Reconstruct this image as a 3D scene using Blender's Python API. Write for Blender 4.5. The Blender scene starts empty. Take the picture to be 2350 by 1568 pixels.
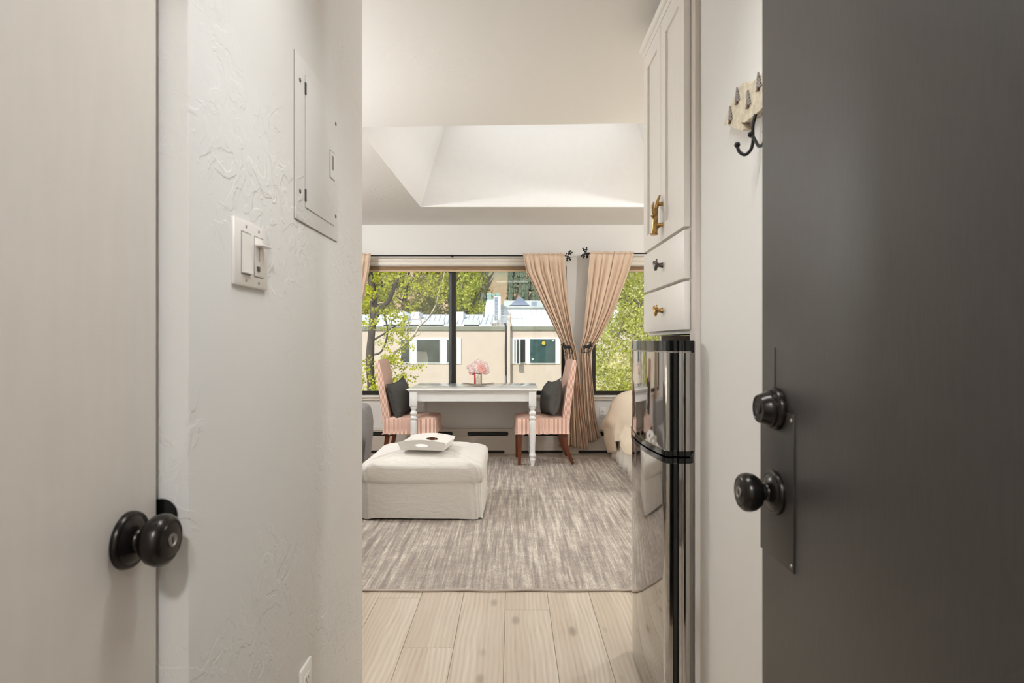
import bpy, bmesh, math, random
import numpy as np
from mathutils import Vector, Matrix
from mathutils.geometry import tessellate_polygon

# ------------------------------------------------------------------ camera, sky, sun, exposure
F, CX, CY, H = 1350.0, 1175.0, 784.0, 1.2          # focal length and centre in pixels, lens height
S = bpy.context.scene
COL = S.collection
cam_d = bpy.data.cameras.new('camera'); cam = bpy.data.objects.new('camera', cam_d); COL.objects.link(cam)
cam.location = (0, 0, H); cam.rotation_euler = (math.pi/2, 0, 0)
cam_d.sensor_width = 36.0; cam_d.lens = 36.0*F/2350.0; cam_d.clip_start = 0.02; cam_d.clip_end = 600
cam_d.dof.use_dof = True; cam_d.dof.focus_distance = 4.6; cam_d.dof.aperture_fstop = 6.5
S.camera = cam
S.view_settings.view_transform = 'Standard'; S.view_settings.look = 'None'
S.view_settings.exposure = 0.43; S.view_settings.gamma = 1.0; S.view_settings.use_curve_mapping = False
S.cycles.use_denoising = True
S.cycles.max_bounces = 8; S.cycles.diffuse_bounces = 5; S.cycles.glossy_bounces = 4; S.cycles.transparent_max_bounces = 10
S.cycles.use_adaptive_sampling = True; S.cycles.adaptive_threshold = 0.04
S.cycles.caustics_reflective = False; S.cycles.caustics_refractive = False
S.cycles.sample_clamp_indirect = 6.0

W = bpy.data.worlds.new('sky'); S.world = W; W.use_nodes = True
wn = W.node_tree; wn.nodes.clear()
sky = wn.nodes.new('ShaderNodeTexSky'); sky.sky_type = 'NISHITA'; sky.sun_disc = False
sky.sun_elevation = math.radians(48); sky.sun_rotation = math.radians(200); sky.altitude = 1900; sky.dust_density = 4.0; sky.ozone_density = 0.4
bgn = wn.nodes.new('ShaderNodeBackground'); bgn.inputs['Strength'].default_value = 0.195
wo = wn.nodes.new('ShaderNodeOutputWorld')
wn.links.new(sky.outputs[0], bgn.inputs[0]); wn.links.new(bgn.outputs[0], wo.inputs[0])

def light(name, kind, loc, energy, color=(1, 1, 1), size=0.2, size_y=None, rot=(0, 0, 0), parent=None):
    d = bpy.data.lights.new(name, kind); d.energy = energy; d.color = color
    if kind == 'AREA':
        d.size = size
        if size_y: d.shape = 'RECTANGLE'; d.size_y = size_y
        else: d.shape = 'DISK'
    elif kind == 'POINT': d.shadow_soft_size = size
    elif kind == 'SUN': d.angle = size
    o = bpy.data.objects.new(name, d); COL.objects.link(o); o.location = loc; o.rotation_euler = rot
    if parent: o.parent = parent
    return o
sun = light('sun', 'SUN', (0, 0, 30), 2.9, (1.0, 0.97, 0.93), 0.01)
sun.rotation_euler = Vector((0.38, 0.85, -0.85)).to_track_quat('-Z', 'Y').to_euler()
# area lamp added under the frosted pane, standing in for skylight daylight
light('skylight_fill', 'AREA', (0.27, 4.45, 3.27), 10.5, (0.93, 0.97, 1.0), 1.55, 1.6)

# ------------------------------------------------------------------ materials
MATS = {}
def lin(c):
    r = [(v/255.0) for v in c]
    return tuple(v/12.92 if v <= 0.04045 else ((v+0.055)/1.055)**2.4 for v in r) + (1.0,)
class NT:
    def __init__(s, name):
        s.m = bpy.data.materials.new(name); s.m.use_nodes = True; s.t = s.m.node_tree; s.t.nodes.clear()
        s.out = s.n('ShaderNodeOutputMaterial'); s.b = s.n('ShaderNodeBsdfPrincipled')
        s.l(s.b.outputs[0], s.out.inputs[0]); MATS[name] = s.m
    def n(s, k, **kw):
        x = s.t.nodes.new(k)
        for a, v in kw.items(): setattr(x, a, v)
        return x
    def l(s, a, b): s.t.links.new(a, b)
    def coord(s, scale=(1, 1, 1), kind='Object'):
        c = s.n('ShaderNodeTexCoord'); m = s.n('ShaderNodeMapping'); m.inputs['Scale'].default_value = scale
        s.l(c.outputs[kind], m.inputs[0]); return m.outputs[0]
    def noise(s, vec, scale, detail=3, rough=0.55, dist=0.0):
        x = s.n('ShaderNodeTexNoise'); x.inputs['Scale'].default_value = scale; x.inputs['Detail'].default_value = detail
        x.inputs['Roughness'].default_value = rough; x.inputs['Distortion'].default_value = dist
        s.l(vec, x.inputs['Vector']); return x.outputs['Fac']
    def ramp(s, fac, stops, interp='LINEAR'):
        r = s.n('ShaderNodeValToRGB'); r.color_ramp.interpolation = interp
        while len(r.color_ramp.elements) < len(stops): r.color_ramp.elements.new(0.5)
        for e, (p, c) in zip(r.color_ramp.elements, stops):
            e.position = p; e.color = c if len(c) == 4 else tuple(c)+(1,)
        s.l(fac, r.inputs[0]); return r.outputs[0]
    def math(s, op, a, b=None, c=None):
        x = s.n('ShaderNodeMath', operation=op)
        for i, v in enumerate((a, b, c)):
            if v is None: continue
            if isinstance(v, (int, float)): x.inputs[i].default_value = v
            else: s.l(v, x.inputs[i])
        return x.outputs[0]
    def mix(s, fac, a, b):
        x = s.n('ShaderNodeMix', data_type='RGBA')
        if isinstance(fac, (int, float)): x.inputs[0].default_value = fac
        else: s.l(fac, x.inputs[0])
        for i, v in ((6, a), (7, b)):
            if isinstance(v, tuple): x.inputs[i].default_value = v
            else: s.l(v, x.inputs[i])
        return x.outputs[2]
    def bump(s, h, strength=0.3, dist=0.003):
        x = s.n('ShaderNodeBump'); x.inputs['Strength'].default_value = strength; x.inputs['Distance'].default_value = dist
        s.l(h, x.inputs['Height']); s.l(x.outputs[0], s.b.inputs['Normal'])
    def set(s, **kw):
        for k, v in kw.items(): s.b.inputs[k.replace('_', ' ')].default_value = v
GREY = ((0, 0, 0, 1), (1, 1, 1, 1))
def simple(name, col, rough=0.5, metal=0.0, var=0.06, scale=20, bump=0.0, bscale=200, stretch=(1, 1, 1), **kw):
    t = NT(name); v = t.coord(stretch); c = lin(col)
    lo = tuple(x*(1-var) for x in c[:3])+(1,); hi = tuple(min(1, x*(1+var)) for x in c[:3])+(1,)
    t.l(t.ramp(t.noise(v, scale), [(0.3, lo), (0.7, hi)]), t.b.inputs['Base Color'])
    t.set(Roughness=rough, Metallic=metal, **kw)
    if bump: t.bump(t.noise(v, bscale), bump, 0.002)
    return t.m

def wall_paint(name, col, worm=0.5, rough=0.62):
    t = NT(name); v = t.coord(); c = lin(col)
    t.b.inputs['Base Color'].default_value = c; t.set(Roughness=rough); t.b.inputs['Specular IOR Level'].default_value = 0.3
    n1 = t.noise(v, 13, 2.5, 0.5, 1.4)                     # trowelled knock-down islands
    isl = t.ramp(n1, [(0.50, (0, 0, 0)), (0.535, (1, 1, 1))])
    isl2 = t.ramp(t.noise(v, 26, 2, 0.5, 1.8), [(0.57, (0, 0, 0)), (0.60, (1, 1, 1))])
    mask = t.ramp(t.noise(v, 1.7, 2), [(0.47, (0.04, 0.04, 0.04)), (0.66, (1, 1, 1))])
    fine = t.noise(v, 120, 3)
    h = t.math('MULTIPLY', t.math('ADD', isl, t.math('MULTIPLY', isl2, 0.5)), mask)
    h = t.math('ADD', t.math('MULTIPLY', h, worm), t.math('MULTIPLY', fine, 0.06))
    t.bump(h, 0.6, 0.0026)
    return t.m
wall_paint('wall', (228, 225, 220), 0.8)
wall_paint('wall_smooth', (228, 225, 220), 0.12)
wall_paint('ceiling', (232, 229, 224), 0.35)
simple('well', (236, 233, 229), 0.7, var=0.01, bump=0.05)
simple('white_paint', (238, 233, 226), 0.38, var=0.015, scale=8, bump=0.06, bscale=60, stretch=(8, 8, 1))
simple('door_paint', (222, 214, 204), 0.42, var=0.02, scale=6, bump=0.08, bscale=80, stretch=(6, 6, 1))
simple('trim_paint', (214, 205, 196), 0.4, var=0.02, scale=8)
simple('cream_trim', (226, 217, 204), 0.45, var=0.02, scale=12)
simple('dark_door', (58, 54, 50), 0.42, var=0.08, scale=14, bump=0.15, bscale=40, stretch=(1, 10, 1.2))
simple('latch_plate', (50, 46, 42), 0.42, metal=0.2, var=0.08, scale=10)
simple('bronze', (46, 42, 39), 0.26, metal=0.75, var=0.2, scale=30)
simple('black_iron', (20, 17, 16), 0.5, metal=0.3, var=0.2, scale=60, bump=0.2)
simple('black', (12, 12, 12), 0.35, var=0.1)
simple('gloss_black', (14, 14, 13), 0.08, var=0.1)
simple('plate_white', (234, 228, 221), 0.3, var=0.01)
simple('hole_dark', (70, 62, 56), 0.6, var=0.05)
simple('seam', (150, 138, 126), 0.7, var=0.1)
simple('antique_gold', (176, 140, 86), 0.32, metal=0.85, var=0.45, scale=90, bump=0.3, bscale=120)
simple('pewter', (96, 92, 88), 0.35, metal=0.85, var=0.4, scale=80, bump=0.2)
simple('screw', (150, 145, 138), 0.35, metal=0.8)
simple('curtain', (214, 190, 167), 0.85, var=0.08, scale=260, bump=0.25, bscale=500)
simple('shade', (150, 122, 92), 0.8, var=0.25, scale=40, stretch=(0.3, 1, 14))
simple('shade_rail', (196, 172, 142), 0.6, var=0.06, scale=20)
simple('sash_reflection', (92, 104, 108), 0.25, metal=0.5, var=0.08)  # paler teal gray than the frame, a reflection put into the color
simple('bronze_frame', (38, 32, 28), 0.38, metal=0.35, var=0.1)
simple('heater', (206, 197, 186), 0.4, var=0.02, scale=10)
simple('heater_dark', (40, 36, 34), 0.6, var=0.2)
simple('table_white', (242, 241, 239), 0.12, var=0.012, scale=10)
simple('leg_wood', (98, 48, 26), 0.3, var=0.25, scale=18, stretch=(6, 6, 1))
simple('charcoal', (72, 70, 66), 0.8, var=0.12, scale=30, bump=0.25, bscale=400)
def linen():
    t = NT('linen'); v = t.coord(); t.b.inputs['Base Color'].default_value = lin((224, 219, 211)); t.set(Roughness=0.85)
    w1 = t.noise(t.coord((1, 1, 2.2)), 9, 3, 0.55, 1.2); w2 = t.noise(v, 350, 2)
    t.bump(t.math('ADD', w1, t.math('MULTIPLY', w2, 0.06)), 0.5, 0.012)
linen()
simple('blanket', (240, 224, 200), 0.85, var=0.06, scale=60, bump=0.4, bscale=70, stretch=(1, 3, 1))
simple('bed_white', (238, 232, 222), 0.85, var=0.02, bump=0.2, bscale=60)
simple('sofa', (138, 134, 131), 0.85, var=0.07, scale=80, bump=0.2, bscale=300)
simple('tray_white', (240, 236, 231), 0.3, var=0.01)
simple('vase', (214, 204, 188), 0.3, metal=0.35, var=0.25, scale=90, bump=0.3, bscale=120)
simple('ribbon', (176, 24, 34), 0.5, var=0.1)
simple('petal', (252, 226, 221), 0.7, var=0.08, scale=30)
simple('petal_deep', (250, 190, 182), 0.7, var=0.12, scale=30)
simple('stem_dark', (44, 40, 30), 0.7, var=0.2)
simple('driftwood', (176, 160, 142), 0.6, var=0.2, scale=30, stretch=(1, 8, 8))
simple('birch', (214, 202, 178), 0.8, var=0.18, scale=60, bump=0.5, bscale=120)
simple('pine_cut', (136, 128, 122), 0.6, var=0.3, scale=150)
simple('pine_trunk', (92, 46, 24), 0.6, var=0.2)
simple('outlet_slot', (74, 62, 54), 0.5)
def shade_mat():
    t = NT('lamp_shade'); t.t.nodes.remove(t.b)
    d = t.n('ShaderNodeBsdfDiffuse'); a = t.n('ShaderNodeBsdfTranslucent'); m = t.n('ShaderNodeMixShader'); m.inputs[0].default_value = 0.6
    for x in (d, a): x.inputs[0].default_value = (0.92, 0.88, 0.80, 1)
    t.l(d.outputs[0], m.inputs[1]); t.l(a.outputs[0], m.inputs[2]); t.l(m.outputs[0], t.out.inputs[0])
shade_mat()
simple('rug_bind', (186, 174, 161), 0.8, var=0.12, scale=200, bump=0.3)
simple('slab', (120, 108, 96), 0.8)
# outdoors
simple('stucco', (214, 195, 175), 0.85, var=0.03, scale=2)
simple('fascia', (138, 138, 118), 0.7, var=0.08, scale=3)
simple('roof_white', (232, 230, 226), 0.6, var=0.03, scale=1)
simple('roof_grey', (196, 198, 190), 0.7, var=0.04, scale=2)
simple('metal_blue', (158, 166, 176), 0.35, metal=0.5, var=0.1, scale=1)
simple('copper_green', (150, 176, 158), 0.6, var=0.08)
simple('out_white', (236, 234, 228), 0.6, var=0.02)
simple('out_glass', (70, 78, 72), 0.15, var=0.35, scale=1.5)
simple('out_glass_teal', (62, 86, 84), 0.12, var=0.3, scale=2)
simple('out_dark', (40, 34, 34), 0.4, var=0.2)
simple('sticker', (214, 184, 70), 0.5, var=0.05)
simple('sticker_ring', (52, 60, 58), 0.5)
simple('sticker_pale', (210, 214, 196), 0.5)
simple('cable', (48, 44, 42), 0.6)
simple('bark', (92, 80, 72), 0.85, var=0.35, scale=14, bump=0.5, bscale=40, stretch=(1, 1, 0.3))
simple('bark_pale', (206, 188, 166), 0.8, var=0.25, scale=20, bump=0.4, bscale=40)
simple('ground', (128, 136, 84), 0.95, var=0.3, scale=0.3)
simple('conifer', (118, 128, 104), 0.9, var=0.3, scale=1.5)  # gray-green lightened, distance haze put into the color
def hill():
    t = NT('hill'); v = t.coord()
    n = t.noise(v, 0.06, 4)
    streak = t.noise(t.coord((0.9, 0.9, 0.12)), 1.4, 4)
    a = t.mix(streak, lin((150, 122, 92)), lin((206, 172, 132)))
    b = t.mix(streak, lin((110, 116, 92)), lin((158, 156, 126)))
    t.l(t.mix(t.ramp(n, [(0.42, (0, 0, 0)), (0.6, (1, 1, 1))]), a, b), t.b.inputs['Base Color']); t.set(Roughness=0.95)
hill()
def leaf(name, cols):
    t = NT(name)
    g = t.n('ShaderNodeNewGeometry')
    c = t.ramp(g.outputs['Random Per Island'], [(i/(len(cols)-1), lin(x)) for i, x in enumerate(cols)])
    t.t.nodes.remove(t.b)
    d = t.n('ShaderNodeBsdfDiffuse'); tr = t.n('ShaderNodeBsdfTranslucent'); m = t.n('ShaderNodeMixShader')
    m.inputs[0].default_value = 0.5
    t.l(c, d.inputs[0]); t.l(c, tr.inputs[0]); t.l(d.outputs[0], m.inputs[1]); t.l(tr.outputs[0], m.inputs[2]); t.l(m.outputs[0], t.out.inputs[0])
leaf('leaf_yellow', [(176, 178, 50), (222, 222, 70), (238, 232, 110), (200, 204, 66)])
leaf('leaf_green', [(160, 160, 62), (216, 216, 88), (238, 234, 130), (246, 242, 186), (190, 194, 76)])
leaf('leaf_olive', [(136, 134, 70), (178, 172, 84), (206, 196, 110), (150, 148, 84)])
leaf('leaf_bright', [(160, 172, 70), (210, 214, 90), (232, 228, 124), (182, 190, 96)])
def glass():
    t = NT('pane_glass'); t.t.nodes.remove(t.b)
    fr = t.n('ShaderNodeFresnel'); fr.inputs[0].default_value = 1.5
    tr = t.n('ShaderNodeBsdfTransparent'); gl = t.n('ShaderNodeBsdfGlossy'); gl.inputs['Roughness'].default_value = 0.02
    tr.inputs[0].default_value = (0.95, 0.965, 0.955, 1)
    m = t.n('ShaderNodeMixShader'); t.l(fr.outputs[0], m.inputs[0]); t.l(tr.outputs[0], m.inputs[1]); t.l(gl.outputs[0], m.inputs[2]); t.l(m.outputs[0], t.out.inputs[0])
glass()
def frosted():
    t = NT('frosted'); t.t.nodes.remove(t.b)
    a = t.n('ShaderNodeBsdfTranslucent'); a.inputs[0].default_value = (0.30, 0.30, 0.295, 1); t.l(a.outputs[0], t.out.inputs[0])
frosted()
def lamp_glass():
    t = NT('lamp_glass'); t.b.inputs['Base Color'].default_value = (0.9, 0.88, 0.82, 1)
    t.b.inputs['Emission Color'].default_value = (1, 0.96, 0.9, 1); t.b.inputs['Emission Strength'].default_value = 2.5
lamp_glass()
def steel():
    t = NT('steel'); v = t.coord((1, 1, 1))
    n = t.noise(t.coord((60, 60, 1.0)), 6, 3)
    t.l(t.ramp(n, [(0.3, lin((168, 164, 160))), (0.7, lin((180, 176, 172)))]), t.b.inputs['Base Color'])
    t.set(Roughness=0.05, Metallic=1.0)
steel()
simple('steel_side', (120, 114, 108), 0.3, metal=0.9, var=0.04, stretch=(40, 40, 1))
def plank_mat():
    t = NT('plank')
    oi = t.n('ShaderNodeObjectInfo'); c = t.n('ShaderNodeTexCoord'); vm = t.n('ShaderNodeVectorMath', operation='MULTIPLY_ADD')
    cb = t.n('ShaderNodeCombineXYZ'); 
    for i in range(3): t.l(oi.outputs['Random'], cb.inputs[i])
    t.l(cb.outputs[0], vm.inputs[0]); vm.inputs[1].default_value = (37.0, 91.0, 13.0); t.l(c.outputs['Object'], vm.inputs[2])
    base = vm.outputs[0]
    def mp(sc):
        m = t.n('ShaderNodeMapping'); m.inputs['Scale'].default_value = sc; t.l(base, m.inputs[0]); return m.outputs[0]
    sep = t.n('ShaderNodeSeparateXYZ'); t.l(c.outputs['Object'], sep.inputs[0])
    strip = t.math('FLOOR', t.math('MULTIPLY', t.math('ADD', sep.outputs[0], 0.0993), 10.2))   # two printed boards per plank
    tone = t.math('FRACT', t.math('ADD', t.math('MULTIPLY', strip, 0.47), t.math('MULTIPLY', oi.outputs['Random'], 7.3)))
    warp = t.noise(mp((3, 1.3, 3)), 2.2, 2)
    wv = t.n('ShaderNodeTexWave'); wv.wave_type = 'BANDS'; wv.bands_direction = 'X'
    wv.inputs['Scale'].default_value = 13; wv.inputs['Distortion'].default_value = 9.0; wv.inputs['Detail'].default_value = 2.0; wv.inputs['Detail Scale'].default_value = 0.45
    t.l(mp((1.2, 0.30, 1)), wv.inputs['Vector'])
    grain = t.noise(mp((70, 2.6, 1)), 2.0, 4, 0.6)
    big = t.noise(mp((6, 1.2, 1)), 1.0, 3)
    g = t.math('ADD', t.math('MULTIPLY', wv.outputs['Fac'], 0.16), t.math('MULTIPLY', t.math('ADD', t.math('MULTIPLY', grain, 0.5), t.math('MULTIPLY', t.noise(mp((24, 1.1, 1)), 1.3, 5, 0.65, 0.8), 0.5)), 0.84))
    g = t.math('ADD', t.math('MULTIPLY', g, 0.72), t.math('MULTIPLY', big, 0.28))
    colr = t.ramp(g, [(0.27, lin((148, 131, 112))), (0.42, lin((194, 179, 160))), (0.58, lin((210, 198, 181))), (0.78, lin((222, 212, 198)))])
    colr = t.mix(t.math('MULTIPLY', tone, 0.55), colr, lin((180, 163, 144)))
    vo = t.n('ShaderNodeTexVoronoi'); vo.inputs['Scale'].default_value = 1.0; t.l(mp((10, 4.2, 1)), vo.inputs['Vector'])
    knot = t.ramp(vo.outputs['Distance'], [(0.0, (1, 1, 1)), (0.12, (0.7, 0.7, 0.7)), (0.22, (0, 0, 0))])
    pick = t.n('ShaderNodeSeparateColor'); t.l(vo.outputs['Color'], pick.inputs[0])
    knot = t.math('MULTIPLY', knot, t.math('GREATER_THAN', pick.outputs[0], 0.52))
    colr = t.mix(t.math('MULTIPLY', knot, 0.6), colr, lin((112, 96, 82)))
    t.l(colr, t.b.inputs['Base Color']); t.set(Roughness=0.36)
    t.bump(g, 0.25, 0.0015)
plank_mat()
def rug_mat():
    t = NT('rug'); v = t.coord()
    s1 = t.noise(t.coord((26, 1.1, 1)), 1.5, 3, 0.6); s2 = t.noise(t.coord((75, 3.5, 1)), 1.2, 3, 0.6)
    big = t.noise(t.coord((1.2, 0.7, 1)), 1.1, 2); speck = t.noise(v, 120, 2, 0.7); blot = t.noise(v, 14, 3, 0.6)
    sep = t.n('ShaderNodeSeparateXYZ'); t.l(v, sep.inputs[0])
    f = t.math('ADD', t.math('MULTIPLY', s1, 0.65), t.math('MULTIPLY', s2, 0.35))
    f = t.math('ADD', f, t.math('MULTIPLY', t.math('SUBTRACT', big, 0.5), 0.30))
    f = t.math('ADD', f, t.math('MULTIPLY', t.math('SUBTRACT', blot, 0.5), 0.22))
    f = t.math('ADD', f, t.math('MULTIPLY', t.math('SUBTRACT', speck, 0.5), 0.42))
    f = t.math('ADD', f, t.math('MULTIPLY', sep.outputs[0], 0.05))
    t.l(t.ramp(f, [(0.34, lin((150, 139, 131))), (0.48, lin((174, 163, 153))), (0.575, lin((202, 191, 178))), (0.67, lin((229, 220, 208)))]), t.b.inputs['Base Color'])
    t.set(Roughness=0.95); t.b.inputs['Specular IOR Level'].default_value = 0.1
    t.bump(t.noise(v, 260, 2, 0.7), 0.8, 0.006)
rug_mat()
def stripe_mat():
    t = NT('ticking')
    uv = t.n('ShaderNodeUVMap'); sep = t.n('ShaderNodeSeparateXYZ'); t.l(uv.outputs[0], sep.inputs[0])
    fr = t.math('FRACT', t.math('MULTIPLY', sep.outputs[0], 1/0.0124))
    d = t.math('ABSOLUTE', t.math('SUBTRACT', fr, 0.5))
    c = t.ramp(d, [(0.12, lin((156, 82, 62))), (0.22, lin((246, 216, 198)))])
    t.l(c, t.b.inputs['Base Color']); t.set(Roughness=0.85)
    t.bump(t.noise(t.coord(), 25, 3), 0.3, 0.006)
stripe_mat()

# ------------------------------------------------------------------ geometry helpers
def P(px, py, Y): return Vector(((px-CX)*Y/F, Y, H-(py-CY)*Y/F))
def XX(px, Y): return (px-CX)*Y/F
def ZZ(py, Y): return H-(py-CY)*Y/F
def BM(): return bmesh.new()
def box(b, x0, x1, y0, y1, z0, z1, bev=0.0, seg=2):
    x0, x1 = sorted((x0, x1)); y0, y1 = sorted((y0, y1)); z0, z1 = sorted((z0, z1))
    vs = [b.verts.new((x, y, z)) for x in (x0, x1) for y in (y0, y1) for z in (z0, z1)]
    fs = [b.faces.new([vs[i] for i in q]) for q in ((0, 1, 3, 2), (4, 6, 7, 5), (0, 4, 5, 1), (2, 3, 7, 6), (0, 2, 6, 4), (1, 5, 7, 3))]
    if bev:
        es = list({e for f in fs for e in f.edges})
        bmesh.ops.bevel(b, geom=es, offset=min(bev, 0.49*min(x1-x0, y1-y0, z1-z0)), segments=seg, profile=0.5, affect='EDGES')
    return b
def lathe(b, prof, org, axis='Z', seg=28):
    """prof: (radius, height) pairs along the axis from org"""
    org = Vector(org); a = {'Z': (0, 0, 1), 'X': (1, 0, 0), '-X': (-1, 0, 0), 'Y': (0, 1, 0), '-Y': (0, -1, 0), '-Z': (0, 0, -1)}[axis]
    a = Vector(a); u = a.orthogonal().normalized(); w = a.cross(u)
    rings = []
    for r, h in prof:
        if r < 1e-6: rings.append([b.verts.new(org+a*h)])
        else: rings.append([b.verts.new(org+a*h+(u*math.cos(t)+w*math.sin(t))*r) for t in [2*math.pi*i/seg for i in range(seg)]])
    for A, B_ in zip(rings, rings[1:]):
        for i in range(seg):
            j = (i+1) % seg
            if len(A) == 1 and len(B_) > 1: b.faces.new((A[0], B_[i], B_[j]))
            elif len(B_) == 1 and len(A) > 1: b.faces.new((A[i], B_[0], A[j]))
            elif len(A) > 1: b.faces.new((A[i], B_[i], B_[j], A[j]))
    for R, flip in ((rings[0], 1), (rings[-1], 0)):
        if len(R) > 1: b.faces.new(R[::-1] if not flip else R)
    return b
def tube(b, pts, rad, seg=8, cap=True):
    pts = [Vector(p) for p in pts]
    if not hasattr(rad, '__len__'): rad = [rad]*len(pts)
    if len(rad) != len(pts): rad = [float(v) for v in np.interp(np.linspace(0, 1, len(pts)), np.linspace(0, 1, len(rad)), rad)]
    rings = []; ref = None
    for i, p in enumerate(pts):
        d = (pts[min(i+1, len(pts)-1)]-pts[max(i-1, 0)]).normalized()
        if ref is None: ref = d.orthogonal().normalized()
        ref = (ref-d*ref.dot(d)); ref = ref.normalized() if ref.length > 1e-6 else d.orthogonal().normalized()
        w = d.cross(ref)
        rings.append([b.verts.new(p+(ref*math.cos(t)+w*math.sin(t))*rad[i]) for t in [2*math.pi*k/seg for k in range(seg)]])
    for A, B_ in zip(rings, rings[1:]):
        for i in range(seg):
            j = (i+1) % seg; b.faces.new((A[i], A[j], B_[j], B_[i]))
    if cap: b.faces.new(rings[0][::-1]); b.faces.new(rings[-1])
    return b
def smooth_path(pts, n=6):
    pts = [Vector(p) for p in pts]; out = []
    for i in range(len(pts)-1):
        p0, p1, p2, p3 = pts[max(i-1, 0)], pts[i], pts[i+1], pts[min(i+2, len(pts)-1)]
        for k in range(n):
            t = k/n
            out.append(0.5*((2*p1)+(p2-p0)*t+(2*p0-5*p1+4*p2-p3)*t*t+(3*p1-p0-3*p2+p3)*t**3))
    out.append(pts[-1]); return out
def plate(b, outer, holes, fn, d0, d1):
    """flat plate with holes; fn(u, v, d) gives the 3-D point"""
    loops = [outer]+list(holes); flat = [p for l in loops for p in l]
    tris = tessellate_polygon([[Vector((p[0], p[1], 0)) for p in l] for l in loops])
    A = [b.verts.new(fn(p[0], p[1], d0)) for p in flat]; B_ = [b.verts.new(fn(p[0], p[1], d1)) for p in flat]
    for t in tris:
        for V, o in ((A, 1), (B_, -1)):
            try: b.faces.new([V[i] for i in t][::o])
            except ValueError: pass
    k = 0
    for l in loops:
        n = len(l)
        for i in range(n):
            j = (i+1) % n
            try: b.faces.new((A[k+i], B_[k+i], B_[k+j], A[k+j]))
            except ValueError: pass
        k += n
    return b
def grid(b, nu, nv, fn):
    V = [[b.verts.new(fn(i/nu, j/nv)) for i in range(nu+1)] for j in range(nv+1)]
    for j in range(nv):
        for i in range(nu): b.faces.new((V[j][i], V[j][i+1], V[j+1][i+1], V[j+1][i]))
    return b
def obj(name, b, mat, parent=None, smooth=None, local=False):
    bmesh.ops.recalc_face_normals(b, faces=b.faces)
    me = bpy.data.meshes.new(name); b.to_mesh(me); b.free()
    return link(name, me, mat, parent, smooth, local)
def link(name, me, mat, parent=None, smooth=None, local=False):
    me.materials.append(MATS[mat])
    if smooth:
        me.shade_smooth(); me.set_sharp_from_angle(angle=math.radians(smooth))
    o = bpy.data.objects.new(name, me); COL.objects.link(o)
    if parent:
        o.parent = parent
        if not local and parent.parent is None: o.location = -parent.location
    return o
def tag(o, label, cat, group=None, kind=None):
    o['label'] = label; o['category'] = cat
    if group: o['group'] = group
    if kind: o['kind'] = kind
    return o
def thing(name, label, cat, loc=(0, 0, 0), group=None, kind=None, rotz=0):
    o = bpy.data.objects.new(name, None); COL.objects.link(o); o.location = loc; o.rotation_euler = (0, 0, rotz); o.empty_display_size = 0.1
    return tag(o, label, cat, group, kind)
def part(name, parent, mat, smooth, fn, *a, local=False, **k):
    b = BM(); fn(b, *a, **k); return obj(name, b, mat, parent, smooth, local)
def bpart(name, parent, mat, *dims, bev=0.0, seg=2, local=False):
    return part(name, parent, mat, 40 if bev else None, box, *dims, bev=bev, seg=seg, local=local)
def struct(o, label, cat): return tag(o, label, cat, kind='structure')

# ------------------------------------------------------------------ main dimensions
ZC = 2.46                      # ceiling
YW = 6.358                     # inner face of the window wall
XL, XR = -0.49, 0.57           # hall walls
YL, YR = 1.929, 1.784          # where the hall walls end
RX0, RX1 = -2.9, 2.9           # room width
YE = 0.10                      # inner face of the entrance wall
DLX = -0.53                    # face of the closet door
# ------------------------------------------------------------------ the room shell
fl = struct(obj('floor', box(BM(), RX0, RX1, YE-0.15, YW, -0.12, -0.0095), 'slab'), 'pale wood-look plank floor running from the hall to the window wall', 'floor')
PW, PL = 0.1985, 1.22
rnd = random.Random(5)
full = {}
def plank_mesh(w, L):
    k = (round(w, 3), round(L, 3))
    if k not in full:
        b = box(BM(), -w/2, w/2, -L/2, L/2, -0.009, 0.0, bev=0.0012, seg=1)
        me = bpy.data.meshes.new('plank'); bmesh.ops.recalc_face_normals(b, faces=b.faces); b.to_mesh(me); b.free(); me.materials.append(MATS['plank']); full[k] = me
    return full[k]
k0 = -12
for k in range(k0, 17):
    x0 = -0.428+k*PW; x1 = x0+PW
    x0, x1 = max(x0, RX0), min(x1, RX1)
    if x1-x0 < 0.02: continue
    ymin = YE if (x1 > XL and x0 < 1.2) else 1.93
    joint = {0: 2.304, 2: 2.63, 1: 2.95, 3: 3.1, -1: 2.75, 4: 2.05}.get(k, 2.0+rnd.random()*PL)
    ys = [ymin]+[y for y in [joint+PL*i for i in range(-4, 6)] if ymin+0.05 < y < YW-0.05]+[YW]
    for a, c in zip(ys, ys[1:]):
        o = bpy.data.objects.new('plank', plank_mesh(x1-x0-0.0012, c-a-0.0012)); COL.objects.link(o)
        o.location = ((x0+x1)/2, (a+c)/2, 0); o.parent = fl

def multi(boxes, bev=0.0):
    b = BM()
    for q in boxes: box(b, *q, bev=bev)
    return b
struct(obj('wall_left', multi([(XL-0.13, XL, 0.891, YL, 0, ZC), (RX0, XL-0.13, YL-0.12, YL, 0, ZC), (XL-0.13, XL, YE, 0.891, 2.06, ZC), (XL-0.13, XL, YE, 0.12, 0, 2.06)], 0.004), 'wall', smooth=30),
       'hall wall with troweled plaster texture beside the white closet door', 'wall')
struct(obj('wall_right', multi([(XR, XR+0.13, YE, YR, 0, ZC), (XR+0.13, RX1, YR-0.13, YR, 0, ZC), (1.2, 1.3, YR, 2.42, 0, ZC)], 0.003), 'wall_smooth', smooth=30),
       'hall wall behind the open dark door, carrying the hook board', 'wall')
struct(obj('wall_room_left', multi([(RX0-0.12, RX0, YL-0.12, YW+0.14, 0, ZC)]), 'wall'), 'side wall of the living room behind the gray sofa', 'wall')
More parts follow.
